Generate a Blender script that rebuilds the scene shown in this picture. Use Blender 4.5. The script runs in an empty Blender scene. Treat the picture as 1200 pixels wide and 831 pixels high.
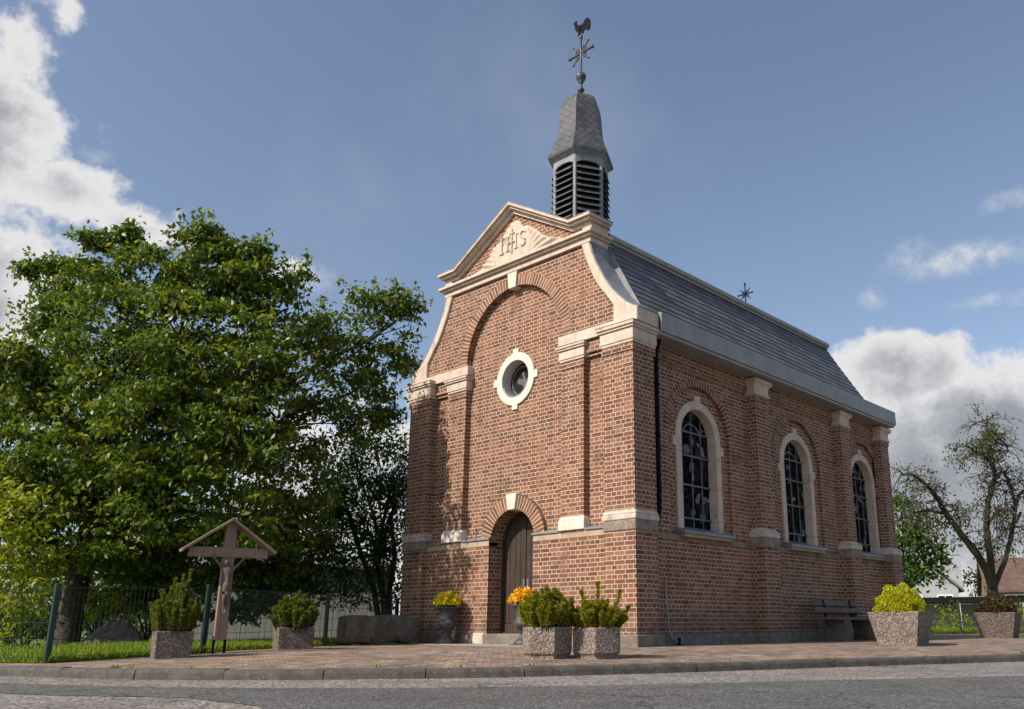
import bpy, bmesh, math, random
import numpy as np
from mathutils import Vector, Matrix
from mathutils.geometry import tessellate_polygon
PI = math.pi
R = math.radians
random.seed(7)
rng = np.random.default_rng(11)
sc = bpy.context.scene
COL = sc.collection

# ------------------------------------------------------------------ camera
CAM = np.array([8.4014, -10.3295, 0.3145])
YAW, PITCH, ROLL = -0.7275, 0.2613, -0.0043
FPX, PPX, PPY = 996.54, 699.18, 466.81
fw = np.array([math.sin(YAW)*math.cos(PITCH), math.cos(YAW)*math.cos(PITCH), math.sin(PITCH)])
r0 = np.array([math.cos(YAW), -math.sin(YAW), 0.0]); u0 = np.cross(r0, fw)
rt = math.cos(ROLL)*r0 + math.sin(ROLL)*u0
up = -math.sin(ROLL)*r0 + math.cos(ROLL)*u0
cam = bpy.data.objects.new('camera', bpy.data.cameras.new('camera'))
COL.objects.link(cam)
m = Matrix.Identity(4)
for i in range(3):
    m[i][0] = rt[i]; m[i][1] = up[i]; m[i][2] = -fw[i]; m[i][3] = CAM[i]
cam.matrix_world = m
cam.data.sensor_width = 36.0
cam.data.lens = FPX/1200*36
cam.data.shift_x = (600-PPX)/1200
cam.data.shift_y = (PPY-415.5)/1200
cam.data.clip_end = 3000
sc.camera = cam

def at(x, y, t):
    """a world point seen at photo pixel x, y at depth t along the view axis"""
    d = (x-PPX)/FPX*rt - (y-PPY)/FPX*up + fw
    return CAM + t*d

# ------------------------------------------------------------------ light
SUN_AZ, SUN_EL = R(12.5), R(40)
sdir = Vector((-math.sin(SUN_AZ)*math.cos(SUN_EL), -math.cos(SUN_AZ)*math.cos(SUN_EL), math.sin(SUN_EL)))
sun = bpy.data.objects.new('sun', bpy.data.lights.new('sun', 'SUN'))
COL.objects.link(sun)
sun.data.energy = 5.0
sun.data.angle = R(0.55)
sun.data.color = (1.0, 0.90, 0.78)
sun.rotation_euler = sdir.to_track_quat('Z', 'Y').to_euler()
sun.location = (-4, -20, 20)

sc.view_settings.view_transform = 'Standard'
sc.view_settings.look = 'None'
sc.view_settings.exposure = 0.27
sc.view_settings.gamma = 1.0
sc.view_settings.use_curve_mapping = False

class NT:
    """small node tree helper"""
    def __init__(s, tree):
        s.t = tree; s.n = tree.nodes; s.l = tree.links
    def node(s, typ, **kw):
        n = s.n.new(typ)
        for k, v in kw.items(): setattr(n, k, v)
        return n
    def put(s, sock, v):
        if hasattr(v, 'links') or isinstance(v, bpy.types.NodeSocket): s.l.new(v, sock)
        else: sock.default_value = v
    def math(s, op, a, b=None, c=None, clamp=False):
        n = s.node('ShaderNodeMath', operation=op); n.use_clamp = clamp
        for i, v in enumerate((a, b, c)):
            if v is not None: s.put(n.inputs[i], v)
        return n.outputs[0]
    def vmath(s, op, a, b=None, out=0):
        n = s.node('ShaderNodeVectorMath', operation=op)
        s.put(n.inputs[0], a)
        if b is not None: s.put(n.inputs[1], b)
        return n.outputs[out]
    def noise(s, vec, scale, detail=4, rough=0.55, out=0, dist=0.0):
        n = s.node('ShaderNodeTexNoise')
        if vec is not None: s.l.new(vec, n.inputs['Vector'])
        n.inputs['Scale'].default_value = scale; n.inputs['Detail'].default_value = detail
        n.inputs['Roughness'].default_value = rough; n.inputs['Distortion'].default_value = dist
        return n.outputs[out]
    def ramp(s, fac, stops, interp='LINEAR'):
        n = s.node('ShaderNodeValToRGB'); cr = n.color_ramp; cr.interpolation = interp
        while len(cr.elements) < len(stops): cr.elements.new(0.5)
        for e, (p, c) in zip(cr.elements, stops):
            e.position = p; e.color = (*c, 1) if len(c) == 3 else c
        s.l.new(fac, n.inputs[0])
        return n.outputs[0]
    def mix(s, fac, a, b, mode='MIX'):
        n = s.node('ShaderNodeMix', data_type='RGBA', blend_type=mode)
        s.put(n.inputs[0], fac)
        for sock, v in ((n.inputs[6], a), (n.inputs[7], b)):
            if isinstance(v, tuple): sock.default_value = (*v, 1) if len(v) == 3 else v
            else: s.l.new(v, sock)
        return n.outputs[2]
    def sstep(s, v, a, b):
        n = s.node('ShaderNodeMapRange', interpolation_type='SMOOTHSTEP')
        s.put(n.inputs[0], v); n.inputs[1].default_value = a; n.inputs[2].default_value = b
        return n.outputs[0]

world = bpy.data.worlds.new('World'); sc.world = world; world.use_nodes = True
SKY_STRENGTH = 0.108
def build_world():
    w = NT(world.node_tree); w.n.clear()
    out = w.node('ShaderNodeOutputWorld'); bg = w.node('ShaderNodeBackground')
    sky = w.node('ShaderNodeTexSky', sky_type='NISHITA')
    sky.sun_disc = False; sky.sun_elevation = SUN_EL; sky.sun_rotation = PI + SUN_AZ
    sky.air_density = 1.0; sky.dust_density = 1.6; sky.ozone_density = 1.6
    hs = w.node('ShaderNodeHueSaturation'); hs.inputs['Saturation'].default_value = 0.90
    hs.inputs['Value'].default_value = 1.16
    w.l.new(sky.outputs[0], hs.inputs['Color'])
    tc = w.node('ShaderNodeTexCoord'); d = tc.outputs['Generated']
    sp = w.node('ShaderNodeSeparateXYZ'); w.l.new(d, sp.inputs[0])
    az = w.math('ARCTAN2', sp.outputs[0], sp.outputs[1]); el = w.math('ARCSINE', sp.outputs[2])
    cb = w.node('ShaderNodeCombineXYZ'); w.l.new(az, cb.inputs[0]); w.l.new(el, cb.inputs[1])
    p = cb.outputs[0]
    warp = w.noise(p, 5.5, 7, 0.6)
    fine = w.noise(p, 22, 6, 0.62)
    bump = w.math('ADD', w.math('MULTIPLY', w.math('SUBTRACT', warp, 0.5), 1.7), w.math('ADD', w.math('MULTIPLY', w.math('SUBTRACT', fine, 0.5), 0.8), w.math('MULTIPLY', w.math('SUBTRACT', w.noise(p, 70, 5, .6), 0.5), 0.3)))
    # cloud banks: direction through photo pixel, half widths in radians, strength
    def ae(x, y):
        v = at(x, y, 1) - CAM; v = v/np.linalg.norm(v)
        return math.atan2(v[0], v[1]), math.asin(v[2])
    banks = [(-25, 150, .085, .10, 1), (70, 225, .075, .04, .8), (150, 262, .05, .022, .8), (-30, 330, .07, .09, 1), (78, 15, .022, .022, .45),
             (-220, 200, .2, .2, 1), (350, 322, .035, .018, .5), (430, 560, .16, .10, .9), (170, 270, .06, .03, .8),
             (1065, 440, .085, .045, 1.15), (1160, 500, .16, .075, 1.25), (1050, 560, .2, .10, 1.2), (1240, 590, .25, .10, 1.2),
             (720, 690, .5, .06, .8)]
    tot = None
    for (x, y, ra, re, k) in banks:
        a0, e0 = ae(x, y)
        q = w.vmath('SUBTRACT', p, (a0, e0, 0)); q = w.vmath('MULTIPLY', q, (1/ra, 1/re, 0))
        ln = w.vmath('LENGTH', q, out=1)
        v = w.math('MULTIPLY', w.math('SUBTRACT', 1.25, ln), k)
        tot = v if tot is None else w.math('MAXIMUM', tot, v)
    dens = w.math('ADD', w.math('MAXIMUM', tot, -1.2), bump)
    mask = w.sstep(dens, 0.12, 0.52)
    # clouds: bright rims where thin and above, grey in their thick lower bodies
    thick = w.sstep(dens, 0.45, 1.25)
    shade = w.noise(p, 9, 6, 0.6)
    body = w.mix(w.math('MULTIPLY', thick, w.sstep(shade, 0.3, 0.62)), (0.90, 0.885, 0.88), (0.36, 0.375, 0.41))
    lowgrey = w.sstep(el, 0.30, 0.12)
    body = w.mix(w.math('MULTIPLY', w.math('MULTIPLY', lowgrey, thick), 0.8), body, (0.33, 0.35, 0.39))
    scale = w.node('ShaderNodeMix', data_type='RGBA', blend_type='MULTIPLY'); scale.inputs[0].default_value = 1
    w.l.new(body, scale.inputs[6]); k = 0.76/SKY_STRENGTH; scale.inputs[7].default_value = (k, k, k, 1)
    wisp = None
    for (x, y, ra, re, k) in [(1125, 305, .085, .019, 1.0), (1068, 300, .03, .016, .9), (1020, 350, .020, .016, .7), (1190, 233, .04, .012, .6), (1165, 352, .05, .008, .5), (108, 182, .02, .012, .5), (350, 322, .05, .022, .7)]:
        a0, e0 = ae(x, y)
        q = w.vmath('MULTIPLY', w.vmath('SUBTRACT', w.vmath('ADD', p, w.vmath('MULTIPLY', w.vmath('SUBTRACT', w.noise(p, 26, 6, .62, out=1), (.5, .5, .5)), (.05, .022, 0))), (a0, e0, 0)), (1/ra, 1/re, 0))
        v = w.math('MULTIPLY', w.sstep(w.vmath('LENGTH', q, out=1), 1.25, .1), k)
        wisp = v if wisp is None else w.math('MAXIMUM', wisp, v)
    wisp = w.math('MULTIPLY', wisp, w.sstep(w.noise(p, 34, 6, .65), .30, .68))
    thin = w.math('MAXIMUM', w.math('MULTIPLY', wisp, .75), w.math('MULTIPLY', w.sstep(w.noise(p, 3.0, 5, 0.55), 0.5, 0.8), 0.12))
    fac = w.math('MAXIMUM', w.math('MULTIPLY', mask, 0.95), thin)
    col = w.mix(fac, hs.outputs[0], scale.outputs[2])
    w.l.new(col, bg.inputs[0]); bg.inputs[1].default_value = SKY_STRENGTH
    w.l.new(bg.outputs[0], out.inputs[0])
build_world()

# ------------------------------------------------------------------ materials
def newmat(name, rough=0.8, spec=0.3):
    mt = bpy.data.materials.new(name); mt.use_nodes = True
    t = NT(mt.node_tree); b = t.n['Principled BSDF']
    b.inputs['Roughness'].default_value = rough
    b.inputs['Specular IOR Level'].default_value = spec
    return mt, t, b
def bumpit(t, b, h, strength=0.3, dist=0.01):
    n = t.node('ShaderNodeBump'); n.inputs['Strength'].default_value = strength; n.inputs['Distance'].default_value = dist
    t.l.new(h, n.inputs['Height']); t.l.new(n.outputs[0], b.inputs['Normal'])
def objco(t): return t.node('ShaderNodeTexCoord').outputs['Object']

def wallcoord(t):
    """object coordinates unrolled on walls: (x or y, z)"""
    co = objco(t); s = t.node('ShaderNodeSeparateXYZ'); t.l.new(co, s.inputs[0])
    g = t.node('ShaderNodeNewGeometry'); ns = t.node('ShaderNodeSeparateXYZ'); t.l.new(g.outputs['True Normal'], ns.inputs[0])
    isx = t.math('GREATER_THAN', t.math('ABSOLUTE', ns.outputs[0]), 0.7)
    u = t.math('ADD', t.math('MULTIPLY', s.outputs[0], t.math('SUBTRACT', 1, isx)), t.math('MULTIPLY', s.outputs[1], isx))
    isz = t.math('GREATER_THAN', t.math('ABSOLUTE', ns.outputs[2]), 0.9)
    v = t.math('ADD', t.math('MULTIPLY', s.outputs[2], t.math('SUBTRACT', 1, isz)), t.math('MULTIPLY', s.outputs[1], isz))
    c = t.node('ShaderNodeCombineXYZ'); t.l.new(u, c.inputs[0]); t.l.new(v, c.inputs[1])
    return c.outputs[0], co, s

BRICK_STOPS = [(0.0, (.116, .063, .047)), (0.2, (.152, .075, .050)), (0.45, (.186, .088, .053)), (0.68, (.226, .108, .062)), (0.88, (.265, .138, .084)), (1.0, (.180, .110, .078))]
MORTAR = (.57, .45, .35)
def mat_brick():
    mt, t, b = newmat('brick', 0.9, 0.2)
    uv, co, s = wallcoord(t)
    wob = t.vmath('MULTIPLY', t.vmath('SUBTRACT', t.noise(co, 16, 2, out=1), (.5, .5, .5)), (.007, .009, 0))
    uv2 = t.vmath('ADD', uv, wob)
    br = t.node('ShaderNodeTexBrick'); br.offset = 0.5; br.offset_frequency = 2; br.squash = 0.5; br.squash_frequency = 2
    t.l.new(uv2, br.inputs['Vector'])
    for k, v in (('Scale', 1), ('Mortar Size', .0064), ('Mortar Smooth', .25), ('Bias', 0), ('Brick Width', .218), ('Row Height', .0726)): br.inputs[k].default_value = v
    br.inputs['Color1'].default_value = (0, 0, 0, 1); br.inputs['Color2'].default_value = (1, 1, 1, 1); br.inputs['Mortar'].default_value = (.5, .5, .5, 1)
    col = t.ramp(br.outputs['Color'], BRICK_STOPS)
    # mottling inside bricks and large patches of firing colour
    m1 = t.noise(co, 60, 4, .65); col = t.mix(0.55, col, t.mix(m1, (.55, .55, .55), (1.35, 1.3, 1.25)), 'MULTIPLY')
    m3 = t.noise(co, .55, 5, .65); col = t.mix(1.0, col, t.mix(t.sstep(m3, .3, .7), (.86, .86, .88), (1.16, 1.13, 1.10)), 'MULTIPLY')
    m2 = t.noise(co, 1.1, 4, .6); col = t.mix(t.sstep(m2, .42, .72), col, t.mix(1.0, col, (.78, .79, .82), 'MULTIPLY'))
    mor = t.mix(t.noise(co, 5, 4, .6), (.42, .335, .26), MORTAR)
    mor = t.mix(t.sstep(t.noise(co, 2.2, 5, .6), .52, .72), mor, (.25, .20, .16))
    c = t.mix(br.outputs['Fac'], col, mor)
    # weathering: grime near the foot, lime runs
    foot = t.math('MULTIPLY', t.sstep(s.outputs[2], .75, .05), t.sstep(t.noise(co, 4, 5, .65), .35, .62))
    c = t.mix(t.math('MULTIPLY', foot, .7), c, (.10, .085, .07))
    blot = t.sstep(t.noise(t.vmath('MULTIPLY', co, (2.4, 2.4, .55)), 1.0, 6, .65), .58, .78)
    c = t.mix(t.math('MULTIPLY', blot, .5), c, (.16, .12, .10))
    pale = t.sstep(t.noise(t.vmath('MULTIPLY', co, (3.1, 3.1, 1.2)), 1.3, 6, .7), .66, .80)
    c = t.mix(t.math('MULTIPLY', pale, .3), c, (.46, .40, .34))
    t.l.new(c, b.inputs['Base Color'])
    h = t.math('ADD', t.math('SUBTRACT', 1, br.outputs['Fac']), t.math('MULTIPLY', t.noise(co, 90, 3, .7), .5))
    bumpit(t, b, h, .55, .008)
    return mt
def mat_brick_single():
    """single bricks of the arches: one colour per brick"""
    mt, t, b = newmat('arch_brick', 0.9, 0.2)
    g = t.node('ShaderNodeNewGeometry'); co = objco(t)
    col = t.ramp(g.outputs['Random Per Island'], BRICK_STOPS)
    m1 = t.noise(co, 60, 4, .65); col = t.mix(0.55, col, t.mix(m1, (.55, .55, .55), (1.35, 1.3, 1.25)), 'MULTIPLY')
    t.l.new(col, b.inputs['Base Color']); bumpit(t, b, t.noise(co, 90, 3, .7), .4, .006)
    return mt
def mat_noise(name, c1, c2, scale=6, rough=.85, spec=.25, c3=None, bump=.25, bscale=60, bdist=.006, metal=0, stains=None):
    mt, t, b = newmat(name, rough, spec)
    co = objco(t)
    c = t.mix(t.sstep(t.noise(co, scale, 6, .65), .3, .7), c1, c2)
    if c3: c = t.mix(t.sstep(t.noise(co, scale*2.7+1, 6, .7), .55, .72), c, c3)
    if stains:
        st = t.sstep(t.noise(t.vmath('MULTIPLY', co, (5, 5, .9)), 1.4, 6, .68), .52, .74)
        c = t.mix(t.math('MULTIPLY', st, .6), c, stains)
    t.l.new(c, b.inputs['Base Color']); b.inputs['Metallic'].default_value = metal
    if bump: bumpit(t, b, t.noise(co, bscale, 5, .65), bump, bdist)
    return mt
def mat_slate(name, w, h, dark=1.0, offset=.5, rot=0, mort=.005):
    mt, t, b = newmat(name, .42, .5)
    u = t.node('ShaderNodeUVMap').outputs[0]
    if rot:
        vr = t.node('ShaderNodeVectorRotate', rotation_type='Z_AXIS'); t.l.new(u, vr.inputs['Vector']); vr.inputs['Angle'].default_value = rot; u = vr.outputs[0]
    br = t.node('ShaderNodeTexBrick'); br.offset = offset; t.l.new(u, br.inputs['Vector'])
    for k, v in (('Scale', 1), ('Mortar Size', mort), ('Mortar Smooth', .2), ('Bias', 0), ('Brick Width', w), ('Row Height', h)): br.inputs[k].default_value = v
    br.inputs['Color1'].default_value = (0, 0, 0, 1); br.inputs['Color2'].default_value = (1, 1, 1, 1); br.inputs['Mortar'].default_value = (.5, .5, .5, 1)
    k = dark
    col = t.ramp(br.outputs['Color'], [(0, (.078*k, .080*k, .087*k)), (.5, (.110*k, .113*k, .121*k)), (1, (.155*k, .158*k, .164*k))])
    co = objco(t)
    col = t.mix(t.math('MULTIPLY', t.sstep(t.noise(co, 1.6, 6, .65), .45, .75), .5), col, (.19*k, .19*k, .18*k))
    st = t.sstep(t.noise(t.vmath('MULTIPLY', co, (1, 3.2, .7)), 2.0, 6, .7), .60, .74)
    col = t.mix(t.math('MULTIPLY', st, .45), col, (.30*k, .30*k, .30*k))
    c = t.mix(br.outputs['Fac'], col, (.025, .026, .03)); t.l.new(c, b.inputs['Base Color'])
    rr = t.math('ADD', .34, t.math('MULTIPLY', t.noise(co, 7, 4, .6), .3)); t.l.new(rr, b.inputs['Roughness'])
    hh = t.math('ADD', t.math('SUBTRACT', 1, br.outputs['Fac']), t.math('MULTIPLY', br.outputs['Color'], .6))
    hh = t.math('ADD', hh, t.math('MULTIPLY', t.noise(co, 40, 4, .65), .35)); bumpit(t, b, hh, .5, .01)
    return mt
def mat_stained():
    mt, t, b = newmat('leaded_glass', .45, .0)
    co = objco(t); s = t.node('ShaderNodeSeparateXYZ'); t.l.new(co, s.inputs[0])
    c = t.node('ShaderNodeCombineXYZ'); t.l.new(t.math('ADD', s.outputs[0], s.outputs[1]), c.inputs[0]); t.l.new(s.outputs[2], c.inputs[1])
    v = t.node('ShaderNodeTexVoronoi', feature='F1', distance='CHEBYCHEV'); v.inputs['Scale'].default_value = 6.5; v.inputs['Randomness'].default_value = .8; t.l.new(c.outputs[0], v.inputs['Vector'])
    e = t.node('ShaderNodeTexVoronoi', feature='DISTANCE_TO_EDGE'); e.inputs['Scale'].default_value = 6.5; e.inputs['Randomness'].default_value = .8; t.l.new(c.outputs[0], e.inputs['Vector'])
    r = t.node('ShaderNodeSeparateColor'); t.l.new(v.outputs['Color'], r.inputs[0])
    col = t.ramp(r.outputs[0], [(0, (.006, .006, .007)), (.55, (.015, .015, .017)), (.74, (.04, .041, .045)), (.82, (.13, .135, .14)), (.93, (.22, .22, .22)), (1, (.05, .045, .05))], 'CONSTANT')
    lead = t.math('LESS_THAN', e.outputs['Distance'], .045)
    t.l.new(t.mix(lead, col, (.02, .02, .021)), b.inputs['Base Color'])
    t.l.new(t.math('ADD', .1, t.math('MULTIPLY', lead, .5)), b.inputs['Roughness'])
    bumpit(t, b, t.math('ADD', r.outputs[1], t.noise(co, 14, 2)), .12, .01)
    return mt
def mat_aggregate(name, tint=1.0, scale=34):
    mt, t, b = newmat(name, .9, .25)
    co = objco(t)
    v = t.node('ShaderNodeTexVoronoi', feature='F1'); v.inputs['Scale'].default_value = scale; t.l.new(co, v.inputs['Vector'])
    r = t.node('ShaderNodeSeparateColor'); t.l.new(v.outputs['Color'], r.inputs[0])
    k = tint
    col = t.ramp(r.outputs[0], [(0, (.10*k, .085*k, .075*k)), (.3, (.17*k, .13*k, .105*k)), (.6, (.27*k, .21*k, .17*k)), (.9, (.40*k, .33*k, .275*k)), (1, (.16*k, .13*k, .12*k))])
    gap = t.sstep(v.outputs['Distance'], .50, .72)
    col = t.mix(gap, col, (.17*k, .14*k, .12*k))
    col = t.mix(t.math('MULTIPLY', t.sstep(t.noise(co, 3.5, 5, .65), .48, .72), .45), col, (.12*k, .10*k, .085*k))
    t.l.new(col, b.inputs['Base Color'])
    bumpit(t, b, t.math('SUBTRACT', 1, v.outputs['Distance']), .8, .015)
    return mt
def mat_wood(name, c1, c2, axis=(9, 9, .8), rough=.75):
    mt, t, b = newmat(name, rough, .25)
    co = objco(t); n = t.noise(t.vmath('MULTIPLY', co, axis), 3.0, 6, .65, dist=.4)
    c = t.mix(t.sstep(n, .3, .7), c1, c2)
    c = t.mix(t.math('MULTIPLY', t.sstep(t.noise(co, 3, 5, .6), .5, .75), .35), c, tuple(x*.55 for x in c1))
    t.l.new(c, b.inputs['Base Color']); bumpit(t, b, n, .35, .006)
    return mt
def mat_leaf(name, stops, trans=.35, rough=.5, spec=.35):
    mt, t, b = newmat(name, rough, spec)
    g = t.node('ShaderNodeNewGeometry')
    col = t.ramp(g.outputs['Random Per Island'], stops)
    t.l.new(col, b.inputs['Base Color'])
    tr = t.node('ShaderNodeBsdfTranslucent')
    hs = t.node('ShaderNodeHueSaturation'); hs.inputs['Hue'].default_value = .485; hs.inputs['Value'].default_value = 1.5
    t.l.new(col, hs.inputs['Color']); t.l.new(hs.outputs[0], tr.inputs[0])
    mx = t.node('ShaderNodeMixShader'); mx.inputs[0].default_value = trans
    t.l.new(b.outputs[0], mx.inputs[1]); t.l.new(tr.outputs[0], mx.inputs[2])
    t.l.new(mx.outputs[0], t.n['Material Output'].inputs[0])
    return mt
def mat_paving():
    mt, t, b = newmat('clay_pavers', .88, .25)
    co = objco(t); rot = t.node('ShaderNodeVectorRotate', rotation_type='Z_AXIS'); t.l.new(co, rot.inputs['Vector']); rot.inputs['Angle'].default_value = R(-48)
    br = t.node('ShaderNodeTexBrick'); br.offset = .5; t.l.new(rot.outputs[0], br.inputs['Vector'])
    for k, v in (('Scale', 1), ('Mortar Size', .0065), ('Mortar Smooth', .35), ('Bias', 0), ('Brick Width', .165), ('Row Height', .1)): br.inputs[k].default_value = v
    br.inputs['Color1'].default_value = (0, 0, 0, 1); br.inputs['Color2'].default_value = (1, 1, 1, 1); br.inputs['Mortar'].default_value = (.5, .5, .5, 1)
    col = t.ramp(br.outputs['Color'], [(0, (.17, .122, .095)), (.4, (.25, .182, .14)), (.75, (.32, .235, .182)), (1, (.40, .31, .245))])
    col = t.mix(t.sstep(t.noise(co, .8, 5, .6), .4, .7), col, t.mix(1.0, col, (.68, .70, .72), 'MULTIPLY'))
    col = t.mix(t.math('MULTIPLY', t.sstep(t.noise(co, 7, 5, .7), .52, .72), .4), col, (.40, .33, .27))
    c = t.mix(br.outputs['Fac'], col, t.mix(t.sstep(t.noise(co, 2.5, 4), .5, .65), (.13, .105, .085), (.09, .10, .05)))
    c = t.mix(t.math('MULTIPLY', t.sstep(t.noise(co, 42, 4, .7), .55, .70), .5), c, (.12, .095, .075))
    c = t.mix(t.math('MULTIPLY', t.sstep(t.noise(co, 1.7, 6, .7), .56, .72), .55), c, (.13, .105, .085))
    t.l.new(c, b.inputs['Base Color'])
    h = t.math('ADD', t.math('SUBTRACT', 1, br.outputs['Fac']), t.math('MULTIPLY', br.outputs['Color'], .9))
    bumpit(t, b, t.math('ADD', h, t.math('MULTIPLY', t.noise(co, 30, 4, .7), 1.1)), 1.0, .022)
    return mt
def mat_asphalt(name, lo, hi, scale=130, fleck=.3):
    mt, t, b = newmat(name, .82, .35)
    co = objco(t)
    v = t.node('ShaderNodeTexVoronoi', feature='F1'); v.inputs['Scale'].default_value = scale; t.l.new(co, v.inputs['Vector'])
    r = t.node('ShaderNodeSeparateColor'); t.l.new(v.outputs['Color'], r.inputs[0])
    c = t.ramp(r.outputs[0], [(0, lo), (1-fleck, tuple((a+c2)/2 for a, c2 in zip(lo, hi))), (1, hi)])
    c = t.mix(t.math('MULTIPLY', t.sstep(t.noise(co, 1.3, 6, .65), .4, .7), .4), c, tuple(x*.8 for x in lo))
    c = t.mix(t.math('MULTIPLY', t.sstep(t.noise(co, 25, 4, .7), .6, .72), .35), c, hi)
    e = t.node('ShaderNodeTexVoronoi', feature='DISTANCE_TO_EDGE'); e.inputs['Scale'].default_value = .55
    t.l.new(t.vmath('ADD', co, t.vmath('MULTIPLY', t.noise(co, 2.2, 5, .65, out=1), (.9, .9, 0))), e.inputs['Vector'])
    crk = t.math('MULTIPLY', t.math('LESS_THAN', e.outputs['Distance'], .006), t.math('GREATER_THAN', t.noise(co, .5, 2), .48))
    c = t.mix(t.math('MULTIPLY', crk, .8), c, (.02, .02, .02))
    sp2 = t.math('GREATER_THAN', t.noise(co, 38, 2, .5), .745); c = t.mix(t.math('MULTIPLY', sp2, .6), c, (.55, .52, .48))
    t.l.new(c, b.inputs['Base Color'])
    bumpit(t, b, t.math('SUBTRACT', t.noise(co, 160, 3, .6), v.outputs['Distance']), .8, .010)
    return mt

M = {}
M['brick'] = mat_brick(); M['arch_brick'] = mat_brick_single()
M['mortar'] = mat_noise('mortar', (.36, .285, .22), MORTAR, 9)
M['stone'] = mat_noise('pale_sandstone', (.53, .435, .355), (.64, .54, .455), 5, c3=(.46, .375, .305), stains=(.36, .29, .235))
def mat_stone(name, ax):
    mt, t, b = newmat(name, .85, .22); uv, co, sp = wallcoord(t); us = t.node('ShaderNodeSeparateXYZ'); t.l.new(uv, us.inputs[0])
    c = t.mix(t.sstep(t.noise(co, 5, 6, .65), .3, .7), (.47, .38, .305), (.58, .48, .395))
    c = t.mix(t.math('MULTIPLY', t.sstep(t.noise(co, 13, 6, .7), .54, .72), .7), c, (.42, .34, .27))
    st = t.sstep(t.noise(t.vmath('MULTIPLY', co, (7, 7, .8)), 1.3, 7, .7), .50, .72); c = t.mix(t.math('MULTIPLY', st, .55), c, (.30, .245, .20))
    bl = t.sstep(t.noise(co, 2.3, 7, .72), .57, .72); c = t.mix(t.math('MULTIPLY', bl, .7), c, (.17, .15, .135))
    f = t.math('FRACT', t.math('ADD', t.math('DIVIDE', us.outputs[ax], .58), .31)); j = t.math('LESS_THAN', f, .011)
    c = t.mix(t.math('MULTIPLY', j, .75), c, (.16, .13, .11))
    t.l.new(c, b.inputs['Base Color'])
    bumpit(t, b, t.math('SUBTRACT', t.noise(co, 55, 6, .7), t.math('MULTIPLY', j, 1.0)), .45, .008)
    return mt
M['stone'] = mat_stone('pale_sandstone_blocks', 0); M['stone_frame'] = mat_stone('pale_sandstone_frame', 1)
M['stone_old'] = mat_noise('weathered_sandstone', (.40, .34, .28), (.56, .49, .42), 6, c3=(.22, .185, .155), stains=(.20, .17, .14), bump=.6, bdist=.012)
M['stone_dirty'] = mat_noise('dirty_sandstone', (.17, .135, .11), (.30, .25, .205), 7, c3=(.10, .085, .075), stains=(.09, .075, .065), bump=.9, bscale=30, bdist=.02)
M['white_stone'] = mat_noise('limewashed_stone', (.55, .49, .42), (.66, .60, .53), 5, c3=(.46, .40, .335), stains=(.38, .33, .275))
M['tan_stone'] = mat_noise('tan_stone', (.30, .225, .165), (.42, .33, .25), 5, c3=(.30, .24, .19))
M['tan_dark'] = mat_noise('shaded_tan_stone', (.16, .12, .09), (.26, .20, .15), 3, c3=(.13, .10, .08))  # darker copy of the tan stone, side wall shade put into its colour
M['plinth'] = mat_noise('render_plinth', (.12, .102, .086), (.23, .20, .168), 5, c3=(.12, .10, .09), stains=(.11, .10, .09), bump=.6, bdist=.012)
M['lead'] = mat_noise('lead_sheet', (.14, .148, .162), (.22, .23, .245), 5, rough=.5, spec=.5, bump=.15)
M['zinc'] = mat_noise('zinc_fascia', (.20, .20, .195), (.27, .268, .26), 3, rough=.5, spec=.4, c3=(.30, .30, .29), bump=.12)
M['slate'] = mat_slate('roof_slate', .30, .152, .82, .5, 0, .006)
M['slate_dark'] = mat_slate('spire_slate', .13, .13, .52, 0.0, R(38), .007)
M['louver'] = mat_noise('slate_louver', (.055, .058, .066), (.095, .10, .11), 8, rough=.5, spec=.4)
M['turret_wood'] = mat_noise('grey_painted_boards', (.18, .19, .205), (.26, .27, .285), 6, rough=.6)
M['dark'] = mat_noise('dark_interior', (.008, .008, .009), (.012, .012, .013), 3, bump=0)
M['iron'] = mat_noise('black_iron', (.007, .007, .008), (.014, .014, .015), 20, rough=.8, spec=.06)
M['steel'] = mat_noise('galvanised_steel', (.22, .225, .23), (.32, .325, .33), 12, rough=.35, spec=.5, metal=.6)
M['steel_dull'] = mat_noise('grey_iron_bars', (.09, .09, .093), (.15, .15, .155), 12, rough=.5)
M['glass'] = mat_stained()
M['door'] = mat_wood('door_oak', (.034, .023, .017), (.060, .043, .034), (14, 14, .7))
M['cross_wood'] = mat_wood('varnished_wood', (.19, .13, .098), (.28, .20, .15), (11, 11, .8))
M['bench_wood'] = mat_wood('bench_wood', (.085, .065, .055), (.15, .12, .10), (10, .8, 10))
M['statue'] = mat_noise('carved_figure', (.095, .075, .062), (.15, .12, .10), 20)
M['aggregate'] = mat_aggregate('exposed_aggregate', .92, 46)
M['aggregate_brown'] = mat_aggregate('brown_aggregate', .72, 58)
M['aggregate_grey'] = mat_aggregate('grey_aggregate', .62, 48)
M['soil'] = mat_noise('potting_soil', (.03, .022, .016), (.055, .04, .03), 20, bump=.9, bscale=30, bdist=.03)
M['trough'] = mat_noise('old_trough_stone', (.075, .064, .053), (.135, .117, .098), 4, c3=(.05, .043, .037), bump=.9, bscale=14, bdist=.03, stains=(.19, .17, .145))
M['urn'] = mat_noise('grey_cast_iron', (.038, .041, .046), (.075, .08, .088), 7, rough=.55, spec=.4)
M['fence_green'] = mat_noise('green_coated_steel', (.004, .024, .021), (.008, .034, .028), 12, rough=.4, spec=.4, bump=0)
M['fence_black'] = mat_noise('black_coated_steel', (.015, .017, .018), (.03, .032, .034), 12, rough=.4, spec=.4, bump=0)
M['bark'] = mat_noise('bark', (.035, .028, .022), (.085, .07, .055), 9, c3=(.12, .105, .09), bump=1, bscale=25, bdist=.03)
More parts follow.
